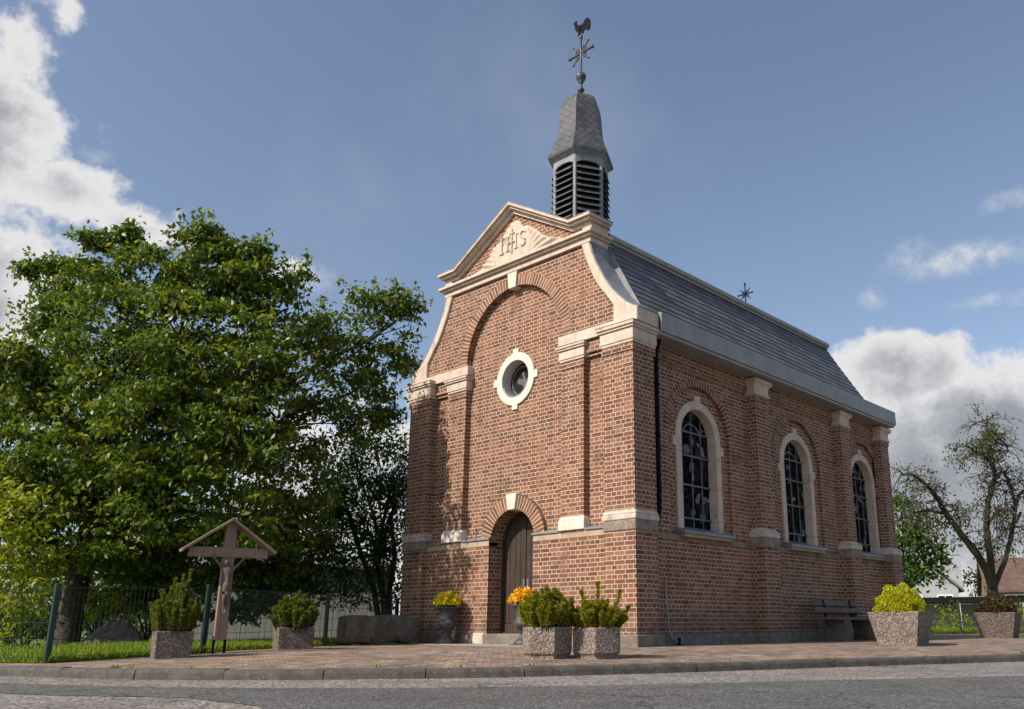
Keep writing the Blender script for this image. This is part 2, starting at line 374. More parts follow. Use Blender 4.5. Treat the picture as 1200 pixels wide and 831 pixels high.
M['rock'] = mat_noise('grey_rock', (.075, .065, .06), (.15, .13, .12), 6, c3=(.21, .19, .17), bump=1, bscale=12, bdist=.05)
M['kerb'] = mat_noise('kerb_concrete', (.055, .049, .044), (.10, .09, .08), 7, c3=(.15, .135, .12), stains=(.06, .055, .05), bump=.7, bscale=40, bdist=.008)
M['slab'] = mat_noise('concrete_slab', (.24, .215, .19), (.33, .30, .265), 4, c3=(.17, .15, .135), bump=.5)
M['paving'] = mat_paving()
M['road'] = mat_asphalt('coarse_asphalt', (.065, .058, .053), (.40, .36, .33), 42, .42)
M['road_new'] = mat_asphalt('smooth_asphalt', (.045, .046, .046), (.22, .215, .205), 60, .26)
M['lawn'] = mat_noise('turf', (.07, .12, .012), (.13, .20, .02), 6, bump=.8, bscale=60, bdist=.03)
M['earth'] = mat_noise('meadow', (.05, .075, .02), (.10, .12, .04), .6, bump=.6, bscale=3, bdist=.1)
M['shed'] = mat_wood('pale_grey_boards', (.30, .31, .32), (.42, .43, .44), (8, 8, .7))
M['house_white'] = mat_noise('white_render', (.29, .305, .33), (.37, .385, .41), 1.5)
M['house_brick'] = mat_noise('distant_brick', (.21, .14, .11), (.29, .20, .16), 3)
M['house_roof'] = mat_noise('brown_tiles', (.085, .055, .042), (.14, .09, .07), 2.5, bump=.6, bscale=12, bdist=.04)
M['house_roof_grey'] = mat_noise('grey_tiles', (.12, .125, .135), (.18, .185, .19), 2.5, bump=.6, bscale=12, bdist=.04)
M['window_dark'] = mat_noise('window_glass', (.012, .013, .014), (.022, .024, .026), 1, rough=.25, spec=.2, bump=0)
M['white_paint'] = mat_noise('white_paint', (.70, .70, .70), (.78, .78, .78), 4, rough=.5)
M['leaf'] = mat_leaf('cherry_leaf', [(0, (.03, .068, .008)), (.45, (.062, .122, .011)), (.78, (.135, .19, .012)), (1, (.26, .275, .020))], .38, .42, .45)
M['leaf_dark'] = mat_leaf('dark_leaf', [(0, (.018, .044, .010)), (.6, (.038, .080, .014)), (1, (.07, .115, .02))], .4)
M['leaf_mid'] = mat_leaf('shrub_leaf', [(0, (.025, .06, .010)), (.6, (.055, .11, .016)), (1, (.10, .16, .02))], .35)
M['leaf_lime'] = mat_leaf('lime_leaf', [(0, (.10, .15, .010)), (.5, (.20, .25, .012)), (1, (.32, .34, .018))], .4)
M['leaf_yellow'] = mat_leaf('golden_leaf', [(0, (.10, .17, .006)), (.35, (.26, .32, .008)), (.75, (.48, .46, .01)), (1, (.62, .50, .015))], .3)
M['leaf_apple'] = mat_leaf('sparse_leaf', [(0, (.035, .05, .014)), (.5, (.062, .082, .018)), (.8, (.08, .085, .03)), (1, (.12, .08, .035))], .3)
M['leaf_bronze'] = mat_leaf('bronze_leaf', [(0, (.02, .018, .010)), (.6, (.045, .035, .014)), (.85, (.10, .06, .016)), (1, (.22, .13, .02))], .3)
M['needle'] = mat_leaf('pine_needle', [(0, (.06, .07, .006)), (.4, (.16, .175, .010)), (.75, (.28, .27, .012)), (1, (.38, .32, .018))], .35)
M['needle_dark'] = mat_leaf('yew_needle', [(0, (.030, .052, .007)), (.4, (.085, .125, .011)), (.75, (.155, .195, .014)), (1, (.25, .25, .022))], .35)
M['petal_yellow'] = mat_leaf('yellow_petal', [(0, (.22, .30, .01)), (.3, (.62, .56, .012)), (1, (.80, .68, .02))], .3)
M['petal_orange'] = mat_leaf('orange_petal', [(0, (.55, .28, .01)), (.6, (.72, .44, .012)), (1, (.80, .55, .02))], .3)
M['grass'] = mat_leaf('grass_blade', [(0, (.08, .14, .010)), (.6, (.17, .26, .014)), (1, (.26, .33, .02))], .4)
M['gold'] = mat_noise('tarnished_copper', (.035, .036, .04), (.07, .07, .075), 14, rough=.45, spec=.5)

# ------------------------------------------------------------------ mesh builder
class MB:
    def __init__(s): s.v = []; s.f = []; s.m = []; s.uv = {}
    def add(s, vs, fs, mi=0, uvs=None):
        o = len(s.v); s.v += [tuple(map(float, p)) for p in vs]
        for k, f in enumerate(fs):
            if uvs is not None: s.uv[len(s.f)] = uvs[k]
            s.f.append(tuple(i+o for i in f)); s.m.append(mi)
    def box(s, x0, x1, y0, y1, z0, z1, mi=0, taper=0):
        a = taper
        vs = [(x0, y0, z0), (x1, y0, z0), (x1, y1, z0), (x0, y1, z0), (x0+a, y0+a, z1), (x1-a, y0+a, z1), (x1-a, y1-a, z1), (x0+a, y1-a, z1)]
        s.add(vs, [(0, 3, 2, 1), (4, 5, 6, 7), (0, 1, 5, 4), (1, 2, 6, 5), (2, 3, 7, 6), (3, 0, 4, 7)], mi)
    def prism(s, poly, w0, w1, place, holes=(), mi=0):
        """flat outline (with holes) in (u, v), thickness w0..w1, placed by place(u, v, w)"""
        loops = [list(poly)] + [list(h) for h in holes]
        tri = tessellate_polygon([[Vector((a, b, 0)) for a, b in L] for L in loops])
        flat = [p for L in loops for p in L]; n = len(flat)
        vs = [place(a, b, w0) for a, b in flat] + [place(a, b, w1) for a, b in flat]
        fs = [tuple(t) for t in tri] + [tuple(i+n for i in reversed(t)) for t in tri]
        o = 0
        for L in loops:
            k = len(L)
            for i in range(k):
                j = (i+1) % k; fs.append((o+i, o+j, o+j+n, o+i+n))
            o += k
        s.add(vs, fs, mi)
    def tube(s, path, rad, n=8, mi=0, cap=True):
        path = [np.array(p, float) for p in path]
        if not hasattr(rad, '__len__'): rad = [rad]*len(path)
        vs = []; ref = None
        for i, p in enumerate(path):
            d = path[min(i+1, len(path)-1)] - path[max(i-1, 0)]; d = d/(np.linalg.norm(d)+1e-9)
            if ref is None: ref = np.array([0, 0, 1.0]) if abs(d[2]) < .9 else np.array([1.0, 0, 0])
            a = np.cross(d, ref); a /= np.linalg.norm(a)+1e-9; b = np.cross(d, a); ref = np.cross(a, d) if False else ref
            for k in range(n):
                t = 2*PI*k/n; vs.append(p + rad[i]*(math.cos(t)*a + math.sin(t)*b))
        fs = []
        for i in range(len(path)-1):
            for k in range(n):
                fs.append((i*n+k, i*n+(k+1) % n, (i+1)*n+(k+1) % n, (i+1)*n+k))
        if cap: fs += [tuple(range(n)), tuple((len(path)-1)*n+k for k in range(n))]
        s.add(vs, fs, mi)
    def lathe(s, prof, c=(0, 0, 0), n=24, mi=0, phase=0.0):
        vs = []; fs = []
        for (r, z) in prof:
            for k in range(n):
                a = 2*PI*k/n + phase; vs.append((c[0]+r*math.cos(a), c[1]+r*math.sin(a), c[2]+z))
        for i in range(len(prof)-1):
            for k in range(n): fs.append((i*n+k, i*n+(k+1) % n, (i+1)*n+(k+1) % n, (i+1)*n+k))
        fs += [tuple(range(n)), tuple((len(prof)-1)*n+k for k in range(n))]
        s.add(vs, fs, mi)
    def build(s, name, mats, parent=None, bevel=0, smooth=False, fix=True, seg=1, loc=None, rotz=0):
        me = bpy.data.meshes.new(name); me.from_pydata(s.v, [], s.f)
        mats = mats if isinstance(mats, (list, tuple)) else [mats]
        for q in mats: me.materials.append(M[q])
        me.polygons.foreach_set('material_index', s.m)
        if s.uv:
            ul = me.uv_layers.new(name='UVMap')
            for fi, uv in s.uv.items():
                for li, c in zip(me.polygons[fi].loop_indices, uv): ul.data[li].uv = c
        if fix:
            bm = bmesh.new(); bm.from_mesh(me); bmesh.ops.recalc_face_normals(bm, faces=bm.faces); bm.to_mesh(me); bm.free()
        if smooth: me.polygons.foreach_set('use_smooth', [True]*len(me.polygons))
        o = bpy.data.objects.new(name, me); COL.objects.link(o)
        if parent: o.parent = parent
        if loc is not None: o.location = loc
        o.rotation_euler.z = rotz
        if bevel:
            b = o.modifiers.new('bevel', 'BEVEL'); b.width = bevel; b.segments = seg; b.limit_method = 'ANGLE'; b.angle_limit = R(35)
        return o

def tag(o, label=None, cat=None, group=None, kind=None):
    for k, v in (('label', label), ('category', cat), ('group', group), ('kind', kind)):
        if v: o[k] = v
    return o
def thing(name, label, cat, loc=(0, 0, 0), rotz=0, group=None):
    o = bpy.data.objects.new(name, None); COL.objects.link(o); o.empty_display_size = .2
    o.location = tuple(map(float, loc)); o.rotation_euler.z = rotz
    return tag(o, label, cat, group)
FR = lambda u, v, w: (u, w, v)      # outline in X,Z, thickness in Y
SD = lambda u, v, w: (w, u, v)      # outline in Y,Z, thickness in X
def arc(cx, cz, r, a0, a1, n):
    return [(cx+r*math.cos(a0+(a1-a0)*i/n), cz+r*math.sin(a0+(a1-a0)*i/n)) for i in range(n+1)]
def arch_outline(cx, z0, zs, r, n=24):
    """door or window outline: straight to the springing zs, then a half circle"""
    return [(cx-r, z0), (cx+r, z0)] + arc(cx, zs, r, 0, PI, n)
def arch_ring(mb, cx, cz, ra, rb, a0, a1, n, w0, w1, place, gap=.24):
    """ring of single bricks (slot 0) on a mortar bed (slot 1)"""
    mb.prism(arc(cx, cz, ra+.003, a0, a1, n) + arc(cx, cz, rb-.003, a1, a0, n), w0+.002*(1 if w1 > w0 else -1), w1, place, mi=1)
    for i in range(n):
        t0 = a0+(a1-a0)*(i+gap/2)/n; t1 = a0+(a1-a0)*(i+1-gap/2)/n
        mb.prism(arc(cx, cz, ra, t0, t1, 1) + arc(cx, cz, rb, t1, t0, 1), w0, w1, place)

# ------------------------------------------------------------------ ground, road, kerb
KP = [(-2.84, -7.44), (-0.85, -6.71), (0.17, -6.07), (1.09, -5.05), (1.61, -4.44), (2.08, -3.64), (2.85, -1.78), (3.48, -0.09), (4.2, 1.7), (4.9, 3.2)]
KP = [(-31.0, -17.6)] + [(-9.0, -9.6)] + KP + [(8.5, 11.0), (26.0, 48.0)]
def catmull(P, step=.3):
    P = [np.array(p, float) for p in P]; P = [2*P[0]-P[1]] + P + [2*P[-1]-P[-2]]; out = []
    for i in range(1, len(P)-2):
        p0, p1, p2, p3 = P[i-1:i+3]; L = np.linalg.norm(p2-p1); n = max(2, int(L/step)) if L < 6 else int(L/1.2)
        for k in range(n):
            t = k/n; out.append(.5*((2*p1)+(-p0+p2)*t+(2*p0-5*p1+4*p2-p3)*t*t+(-p0+3*p1-3*p2+p3)*t**3))
    out.append(P[-2]); return np.array(out)
# light smoothing, then resample
KC = catmull(KP, .25)
for _ in range(10): KC[1:-1] = .25*KC[:-2]+.5*KC[1:-1]+.25*KC[2:]
KN = np.zeros_like(KC); dd = np.gradient(KC, axis=0); dd /= np.linalg.norm(dd, axis=1)[:, None]
KN[:, 0] = -dd[:, 1]; KN[:, 1] = dd[:, 0]           # points to the church side
def kdist(x, y): return float(np.min(np.hypot(KC[:, 0]-x, KC[:, 1]-y)))
def gz(x, y): return -.09 + min(.03*kdist(x, y), .09)
ROADZ = -.185
def strip(offs, zs, name, mat, kind='structure', sub=None):
    mb = MB(); P = KC if sub is None else KC[sub]; N = KN if sub is None else KN[sub]; n = len(P); k = len(offs)
    vs = []
    for i in range(n):
        for o, z in zip(offs, zs):
            oo = o[i] if hasattr(o, '__len__') else o
            q = P[i]+N[i]*oo; vs.append((q[0], q[1], z))
    fs = [(i*k+j, (i+1)*k+j, (i+1)*k+j+1, i*k+j+1) for i in range(n-1) for j in range(k-1)]
    mb.add(vs, fs); o = mb.build(name, mat, fix=False)
    bm = bmesh.new(); bm.from_mesh(o.data); bmesh.ops.recalc_face_normals(bm, faces=bm.faces)
    if sum(f.normal.z for f in bm.faces) < 0: bmesh.ops.reverse_faces(bm, faces=bm.faces)
    bm.to_mesh(o.data); bm.free()
    return tag(o, kind=kind)
mb = MB(); S = 900
mb.add([(-S, -S, -.36), (S, -S, -.36), (S, S, -.36), (-S, S, -.36)], [(0, 1, 2, 3)]); tag(mb.build('ground', 'earth', fix=False), kind='structure')
strip([.10, -40], [ROADZ, ROADZ+.0], 'road', 'road')
wob = np.cumsum(rng.normal(0, .02, len(KC))); wob -= np.linspace(wob[0], wob[-1], len(KC)); wob = np.clip(wob, -.06, .06)
far = -2.35 + .25*np.sin(np.arange(len(KC))*.35) + wob*2
kx = KC[:, 0]
far = -np.interp(kx, [-9, -.6, .3, .8, 1.3], [1.6, 1.65, 2.1, 2.9, 9.0]) + wob + .08*np.sin(np.arange(len(KC))*.9)
near = -np.interp(kx, [-3, -.6, 1.0, 2.1, 3.5, 4.5], [.7, .85, 1.25, 1.5, 2.3, 3.0]) + wob*.6
strip([near, far], [ROADZ+.004, ROADZ+.004], 'road_patch', 'road_new')
# pavement: sloping strip, then the level court round the church
strip([.12, 1, 2, 3], [-.09, -.06, -.03, 0.0], 'pavement', 'paving')
mb = MB(); q = KC + KN*3.0
mb.add([(-45, 60, 0)] + [(a, b, 0) for a, b in q], [(0, i+1, i+2) for i in range(len(q)-1)])
o = mb.build('courtyard', 'paving', fix=False)
bm = bmesh.new(); bm.from_mesh(o.data); bmesh.ops.recalc_face_normals(bm, faces=bm.faces)
if sum(f.normal.z for f in bm.faces) < 0: bmesh.ops.reverse_faces(bm, faces=bm.faces)
bm.to_mesh(o.data); bm.free(); tag(o, kind='structure')
# kerb of single stones
mb = MB(); acc = 0; st = [0]
seglen = np.linalg.norm(np.diff(KC, axis=0), axis=1); cum = np.concatenate([[0], np.cumsum(seglen)])
def kat(s):
    return (np.array([np.interp(s, cum, KC[:, 0]), np.interp(s, cum, KC[:, 1])]), np.array([np.interp(s, cum, KN[:, 0]), np.interp(s, cum, KN[:, 1])]))
s_ = 0.0
while s_ < cum[-1]-1.3:
    L = 1.0 + random.uniform(-.03, .03); a = s_+.005; b_ = s_+L-.005; dz = random.uniform(-.006, .006); dn = random.uniform(-.006, .006)
    vs = []; K = 5
    for k in range(K):
        p, n = kat(a+(b_-a)*k/(K-1))
        prof = [(-.015+dn, ROADZ-.06), (.0+dn, -.125+dz), (.012+dn, -.098+dz), (.035+dn, -.086+dz), (.125, -.084+dz), (.125, ROADZ-.06)]
        for (o_, z) in prof: vs.append((p[0]+n[0]*o_, p[1]+n[1]*o_, z))
    fs = [(i*6+j, i*6+(j+1) % 6, (i+1)*6+(j+1) % 6, (i+1)*6+j) for i in range(K-1) for j in range(6)] + [tuple(range(6)), tuple((K-1)*6+j for j in range(6))]
    mb.add(vs, fs); s_ += L
tag(mb.build('kerb', 'kerb'), kind='structure')
# concrete apron at the church door
mb = MB(); mb.prism([(-4.75, -.62), (-.9, -.62), (-.9, -.02), (-4.75, -.02)], -.05, .012, lambda u, v, w: (u, v, w)); tag(mb.build('paving_slab', 'slab'), kind='structure')

# ------------------------------------------------------------------ the chapel
CX, HW = -3.01, 3.03
mx = lambda x: 2*CX - x              # mirror in X about the axis of the chapel
chapel = thing('chapel', 'small red brick chapel with curved stone gable, grey slate roof and bell turret', 'chapel')
YP, YR, YL = .08, .20, .09           # gable face, recessed field, lower wall
SX, SXR, SXL = -.30, -.36, -.28      # side wall, window recess, lower side wall
DX, DR, DS = -2.95, .58, 1.77        # door axis, radius, springing

# front wall
mb = MB()
low = [(mx(-.6), 0), (DX-DR, 0), (DX-DR, DS), (DX-DR, 1.80), (mx(-.6), 1.80)]
mb.prism(low, YL, .6, FR)
mb.prism([(DX+DR, 0), (-.6, 0), (-.6, 1.80), (DX+DR, 1.80)], YL, .6, FR)
ocu = (CX, 4.83)
fld = [(mx(-.6), 1.80), (DX-DR, 1.80)] + arc(DX, DS, DR, PI-math.asin(.03/DR), math.asin(.03/DR), 28) + [(DX+DR, 1.80), (-.6, 1.80), (-.6, 5.3), (-1.6, 5.3), (-1.6, 6.78), (mx(-1.6), 6.78), (mx(-1.6), 5.3), (mx(-.6), 5.3)]
mb.prism(fld, YR, .595, FR, holes=[arc(ocu[0], ocu[1], .43, 0, 2*PI, 40)[:-1]])
# gable plane with the blind arch
AR, AZ = 1.32, 5.35
cop_in = [(-.43, 5.33), (-.43, 5.62), (-.62, 5.87), (-.78, 6.07), (-.89, 6.27), (-1.0, 6.5), (-1.09, 6.73), (-1.17, 6.95), (-1.2, 7.1)]
gp = [(CX+AR, 5.12), (-.44, 5.12)] + cop_in + [(-1.2, 7.12), (-1.0, 7.12), (-1.0, 7.30), (CX, 8.22), (mx(-1.0), 7.30), (mx(-1.0), 7.12), (mx(-1.2), 7.12)] + [(mx(a), b) for a, b in reversed(cop_in)] + [(mx(-.44), 5.12), (CX-AR, 5.12)] + arc(CX, AZ, AR, PI, 0, 36)
mb.prism(gp, YP, .58, FR)
# pilaster strips, corbels and narrow walls behind piers
for X0, X1 in ((-1.70, -1.165), (mx(-1.165), mx(-1.70))):
    mb.box(X0, X1, YP, .3, 1.82, 5.121)
for X0, X1 in ((-1.16, -.6), (mx(-.6), mx(-1.16))):
    mb.box(X0, X1, .10, .3, 4.90, 5.13); mb.box(X0, X1, .14, .3, 4.84, 4.90)
front = mb.build('front_wall', 'brick', chapel)
# side and rear walls
W = [(2.28, .72), (5.90, .72), (9.07, .72)]; WZ = 3.61
mb = MB()
RC = .96
holes = [arch_outline(y, 1.84, WZ, RC) for y, r in W]
mb.prism([(.5, 1.80), (10.15, 1.80), (10.15, 5.2), (.5, 5.2)], SX, SXR-.02, SD, holes=holes)
holes = [arch_outline(y, 1.88, WZ, .62) for y, r in W]
mb.prism([(.5, 1.79), (10.14, 1.79), (10.14, 5.19), (.5, 5.19)], SXR, -.68, SD, holes=holes)
mb.box(SXL, -.7, .6, 10.16, 0, 1.80)
mb.box(SX+.05, -.6, .64, 10.1, 4.86, 5.19); mb.box(SX+.025, -.6, .64, 10.1, 4.79, 4.86)
mb.build('side_wall', 'brick', chapel)
mb = MB(); mb.box(mx(SX), mx(-.6), .5, 10.15, 0, 5.2); mb.build('side_wall', 'brick', chapel)
mb = MB(); mb.box(mx(-.32), -.32, 9.8, 10.18, 0, 5.2); mb.build('rear_wall', 'brick', chapel)
# dark room behind the glass
mb = MB(); mb.box(mx(-.8), -.8, .7, 9.7, .02, 5.0); mb.build('interior', 'dark', chapel)
# plinth foot
mb = MB()
mb.box(mx(-.66), DX-DR-.02, YL-.05, .5, -.1, .17); mb.box(DX+DR+.02, -.66, YL-.05, .5, -.1, .17)
mb.box(-.6, SXL+.07, .66, 10.2, -.1, .17)
for X0, X1 in ((-.68, .045), (mx(.045), mx(-.68))): mb.box(X0, X1, -.045, .64, -.1, .18)
for y0, y1 in ((3.82, 4.40), (7.49, 8.01), (9.66, 10.22)): mb.box(-.4, .04, y0-.03, y1+.03, -.1, .175)
mb.build('plinth', 'plinth', chapel, bevel=.012)
mb = MB()
for X0, X1 in ((DX-DR-.30, DX-DR+.0), (DX+DR, DX+DR+.2)):
    mb = MB(); mb.box(X0, X1, YL-.085, .3, -.1, .2); mb.build('doorway_stone', 'stone_old', chapel, bevel=.02)

# corner piers and buttresses
def pier(x0, x1, y0, y1, ztop, capz, name='pier', front=True, mirror=False):
    mb = MB(); mb.box(x0, x1, y0, y1, -.05, ztop)
    mb.box(x0-.025, x1+.025, y0-.025, y1+.02, capz-.14, capz-.02)     # brick neck course
    p = mb.build(name, 'brick', chapel)
    mb = MB()
    mb.box(x0-.03, x1+.03, y0-.03, y1+.03, capz-.012, capz+.035); mb.box(x0-.045, x1+.045, y0-.045, y1+.045, capz+.035, capz+.235)
    mb.box(x0-.075, x1+.075, y0-.075, y1+.06, capz+.235, capz+.275); mb.box(x0-.10, x1+.10, y0-.10, y1+.06, capz+.275, capz+.335)
    c = mb.build('capital', 'stone', p, bevel=.012, seg=2)
    mb = MB(); mb.box(x0-.105, x1+.105, y0-.105, y1+.05, capz+.335, capz+.345); mb.build('lead_cover', 'lead', c)
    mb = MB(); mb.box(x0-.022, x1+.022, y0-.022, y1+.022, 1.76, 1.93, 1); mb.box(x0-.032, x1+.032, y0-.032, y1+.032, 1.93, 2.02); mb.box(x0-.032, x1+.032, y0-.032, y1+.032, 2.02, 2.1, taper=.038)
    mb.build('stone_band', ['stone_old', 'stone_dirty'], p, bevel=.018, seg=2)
    return p
pier(-.64, 0, 0, .56, 4.86, 4.855)
pier(mx(0), mx(-.64), 0, .56, 4.86, 4.855)
def buttress(yl, yu, xs=1):
    g = (lambda x: x) if xs > 0 else mx
    def bx(mb, xo, y0, y1, z0, z1, mi=0, taper=0):
        X0, X1 = sorted((g(-.45), g(xo))); mb.box(X0, X1, y0, y1, z0, z1, mi, taper)
    mb = MB(); bx(mb, 0, yl[0], yl[1], -.05, 1.84); bx(mb, -.10, yu[0], yu[1], 1.84, 4.74); bx(mb, -.08, yu[0]-.02, yu[1]+.02, 4.64, 4.735)
    p = mb.build('buttress', 'brick', chapel)
    mb = MB(); y0, y1 = yu
    prof = [(.0, 4.735), (.045, 4.74), (.045, 4.775), (.02, 4.80), (.02, 4.93), (.04, 4.965), (.07, 4.99), (.085, 5.0), (.085, 5.075), (.0, 5.09)]
    for (a, za), (b, zb) in zip(prof[:-1], prof[1:]):
        vs = [(g(-.45), y0-a, za), (g(-.1+a), y0-a, za), (g(-.1+a), y1+a, za), (g(-.45), y1+a, za), (g(-.45), y0-b, zb), (g(-.1+b), y0-b, zb), (g(-.1+b), y1+b, zb), (g(-.45), y1+b, zb)]
        mb.add(vs, [(0, 1, 5, 4), (1, 2, 6, 5), (2, 3, 7, 6), (3, 0, 4, 7)])
    mb.build('capital', 'stone', p)
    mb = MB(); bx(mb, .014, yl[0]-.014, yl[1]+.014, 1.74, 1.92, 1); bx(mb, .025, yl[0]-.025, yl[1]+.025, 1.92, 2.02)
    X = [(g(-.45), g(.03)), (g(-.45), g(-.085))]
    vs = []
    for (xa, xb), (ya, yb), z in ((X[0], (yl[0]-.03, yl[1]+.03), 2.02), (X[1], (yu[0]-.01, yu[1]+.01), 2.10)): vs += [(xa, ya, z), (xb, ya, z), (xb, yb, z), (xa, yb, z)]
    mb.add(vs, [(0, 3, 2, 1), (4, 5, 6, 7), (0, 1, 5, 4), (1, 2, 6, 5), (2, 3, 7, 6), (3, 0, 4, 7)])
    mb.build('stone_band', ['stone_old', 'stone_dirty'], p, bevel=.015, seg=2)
for yl, yu in (((3.84, 4.38), (3.94, 4.42)), ((7.50, 8.0), (7.62, 8.04)), ((9.68, 10.20), (9.80, 10.24))):
    buttress(yl, yu, 1); buttress(yl, yu, -1)

# pilaster capitals and bases
for X0, X1 in ((-1.70, -1.165), (mx(-1.165), mx(-1.70))):
    mb = MB(); c = 4.845
    mb.box(X0-.02, X1+.02, YP-.02, .3, c-.15, c-.03, 1)
    mb.box(X0-.025, X1+.025, YP-.025, .3, c-.012, c+.03); mb.box(X0-.04, X1+.04, YP-.04, .3, c+.03, c+.19)
    mb.box(X0-.07, X1+.07, YP-.07, .3, c+.19, c+.225); mb.box(X0-.09, X1+.09, YP-.09, .3, c+.225, c+.27)
    o = mb.build('pilaster_capital', ['stone', 'brick'], chapel, bevel=.01, seg=2)
    mb = MB(); mb.box(X0-.095, X1+.095, YP-.095, .3, c+.27, c+.28); mb.build('lead_cover', 'lead', o)
    mb = MB(); mb.box(X0-.03, X1+.03, YP-.035, .3, 1.86, 2.03); mb.box(X0-.03, X1+.03, YP-.035, .3, 2.03, 2.09, taper=.03)
    mb.build('pilaster_base', 'white_stone', chapel, bevel=.012, seg=2)
# tan stone course and its lead flashing
mb = MB()
for X0, X1 in ((DX+DR, -.62), (mx(-.62), DX-DR)):
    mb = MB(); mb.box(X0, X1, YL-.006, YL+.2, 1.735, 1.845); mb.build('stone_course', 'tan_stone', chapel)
mb = MB()
for X0, X1 in ((DX+DR-.02, -1.735), (-1.13, -.61), (mx(-.61), mx(-1.13)), (mx(-1.735), DX-DR+.02)):
    mb = MB(); mb.prism([(YL-.035, 1.845), (YL-.035, 1.875), (.24, 1.93), (.24, 1.845)], X0, X1, lambda u, v, w: (w, u, v)); mb.build('lead_flashing', 'lead', chapel)
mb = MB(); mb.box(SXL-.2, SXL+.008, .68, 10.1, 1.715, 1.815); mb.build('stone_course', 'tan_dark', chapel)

# horizontal band and curved coping of the gable
mb = MB()
for g in ((lambda x: x), mx):
    mb = MB(); mb.prism([(g(-1.76), 5.135), (g(-.40), 5.135), (g(-.40), 5.325), (g(-1.76), 5.325)], .04, .4, FR)
    mb.build('string_course', 'stone', chapel, bevel=.012)
cop_out = [(.08, 5.255), (.08, 5.462), (-.02, 5.495), (-.17, 5.60), (-.34, 5.76), (-.49, 5.93), (-.63, 6.13), (-.75, 6.34), (-.85, 6.53), (-.93, 6.72), (-.985, 6.92), (-1.0, 7.08)]
cin = [(-1.21, 7.08), (-1.18, 6.95), (-1.10, 6.73), (-1.01, 6.5), (-.90, 6.27), (-.79, 6.07), (-.63, 5.87), (-.44, 5.62), (-.44, 5.255)]
for s in (0, 1):
    g = (lambda x: x) if s == 0 else mx
    mb = MB(); mb.prism([(g(a), b) for a, b in cop_out+cin], .03, .56, FR)
    c = mb.build('coping', 'stone', chapel, bevel=.012)
    # lead dressing on the back of the coping
    mb = MB(); o2 = cop_out[1:]
    fl = [(g(a+.012), b+.014) for a, b in o2] + [(g(a-.02), b-.02) for a, b in reversed(o2)]
    mb.prism(fl, .06, .70, FR)
    up_ = [(-.10, 5.44), (-.24, 5.67), (-.42, 5.985), (-.62, 6.355), (-.80, 6.69), (-.93, 6.94), (-1.0, 7.08)]
    mb.prism([(g(a), b) for a, b in up_] + [(g(a), b) for a, b in reversed(cop_out[2:])], .565, .595, FR)
    mb.build('lead_flashing', 'lead', c)
    # block where the coping lands on the pier
    mb = MB(); X0, X1 = (-.43, .10) if s == 0 else (mx(.10), mx(-.43))
    mb.box(X0, X1, .0, .60, 5.205, 5.262); mb.box(min(g(-.43), g(.082)), max(g(-.43), g(.082)), .54, .66, 5.262, 5.462)
    mb.build('coping_foot', 'stone', chapel, bevel=.012)
# pediment: base cornice, end blocks, raking cornice
mb = MB()
for (z0, z1, e, y0) in ((6.955, 7.06, 0.0, .02), (7.06, 7.105, .05, -.035), (7.105, 7.165, .10, -.085)):
    mb.box(mx(-.95+e), -.95+e, y0, .50+e*.3, z0, z1)
mb.build('cornice', 'stone', chapel, bevel=.012, seg=2)
mb = MB(); mb.box(mx(-.87), -.87, -.06, .51, 7.165, 7.178); mb.build('lead_cover', 'lead', chapel)
mb = MB()
for X0, X1 in ((-1.16, -.93), (mx(-.93), mx(-1.16))):
    mb = MB(); mb.box(X0, X1, .03, .50, 7.178, 7.30); mb.build('pediment_block', 'stone', chapel, bevel=.01)
def rake(e, ztop, th, y0):
    P = [(-.95+e, 7.46), (-1.38, 7.46), (CX, 8.41)]
    T = [(a, b+ztop) for a, b in P]; B = [(a, b+ztop-th) for a, b in P]
    T[2] = (CX, 8.41+ztop*1.12); B[2] = (CX, 8.41+(ztop-th)*1.12)
    top = T + [(mx(a), b) for a, b in reversed(T[:-1])]; bot = B + [(mx(a), b) for a, b in reversed(B[:-1])]
    return top + list(reversed(bot)), y0
mb = MB()
for (e, zt, th, y0) in ((.10, 0.0, .055, -.12), (.055, -.055, .05, -.065), (.0, -.105, .075, .02)):
    pl, y = rake(e, zt, th, y0); mb.prism(pl, y, .50+e*.3, FR)
rk = mb.build('raking_cornice', 'stone', chapel, bevel=.01, seg=2)
mb = MB(); pl, y = rake(.105, .014, .0138, -.125); mb.prism(pl, y, .54, FR); mb.build('lead_cover', 'lead', rk)
# brick arch ring, keystones
mb = MB(); arch_ring(mb, CX, AZ, AR-.002, AR+.215, 0.02, PI-.02, 58, YP-.006, YP+.05, FR)
mb.build('arch_ring', ['arch_brick', 'mortar'], chapel)
mb = MB(); mb.prism([(CX-.10, 6.63), (CX+.10, 6.63), (CX+.135, 7.0-.04), (CX-.135, 7.0-.04)], YP-.05, .3, FR); mb.build('keystone', 'white_stone', chapel, bevel=.01)
mb = MB(); arch_ring(mb, DX, DS, DR, DR+.26, .06, PI-.06, 30, YL+.02, .45, FR)
mb.build('door_arch', ['arch_brick', 'mortar'], chapel)
mb = MB(); mb.prism([(DX-.095, DS+DR-.012), (DX+.095, DS+DR-.012), (DX+.14, DS+DR+.285), (DX-.14, DS+DR+.285)], YL-.02, .35, FR); mb.build('keystone', 'white_stone', chapel, bevel=.01)

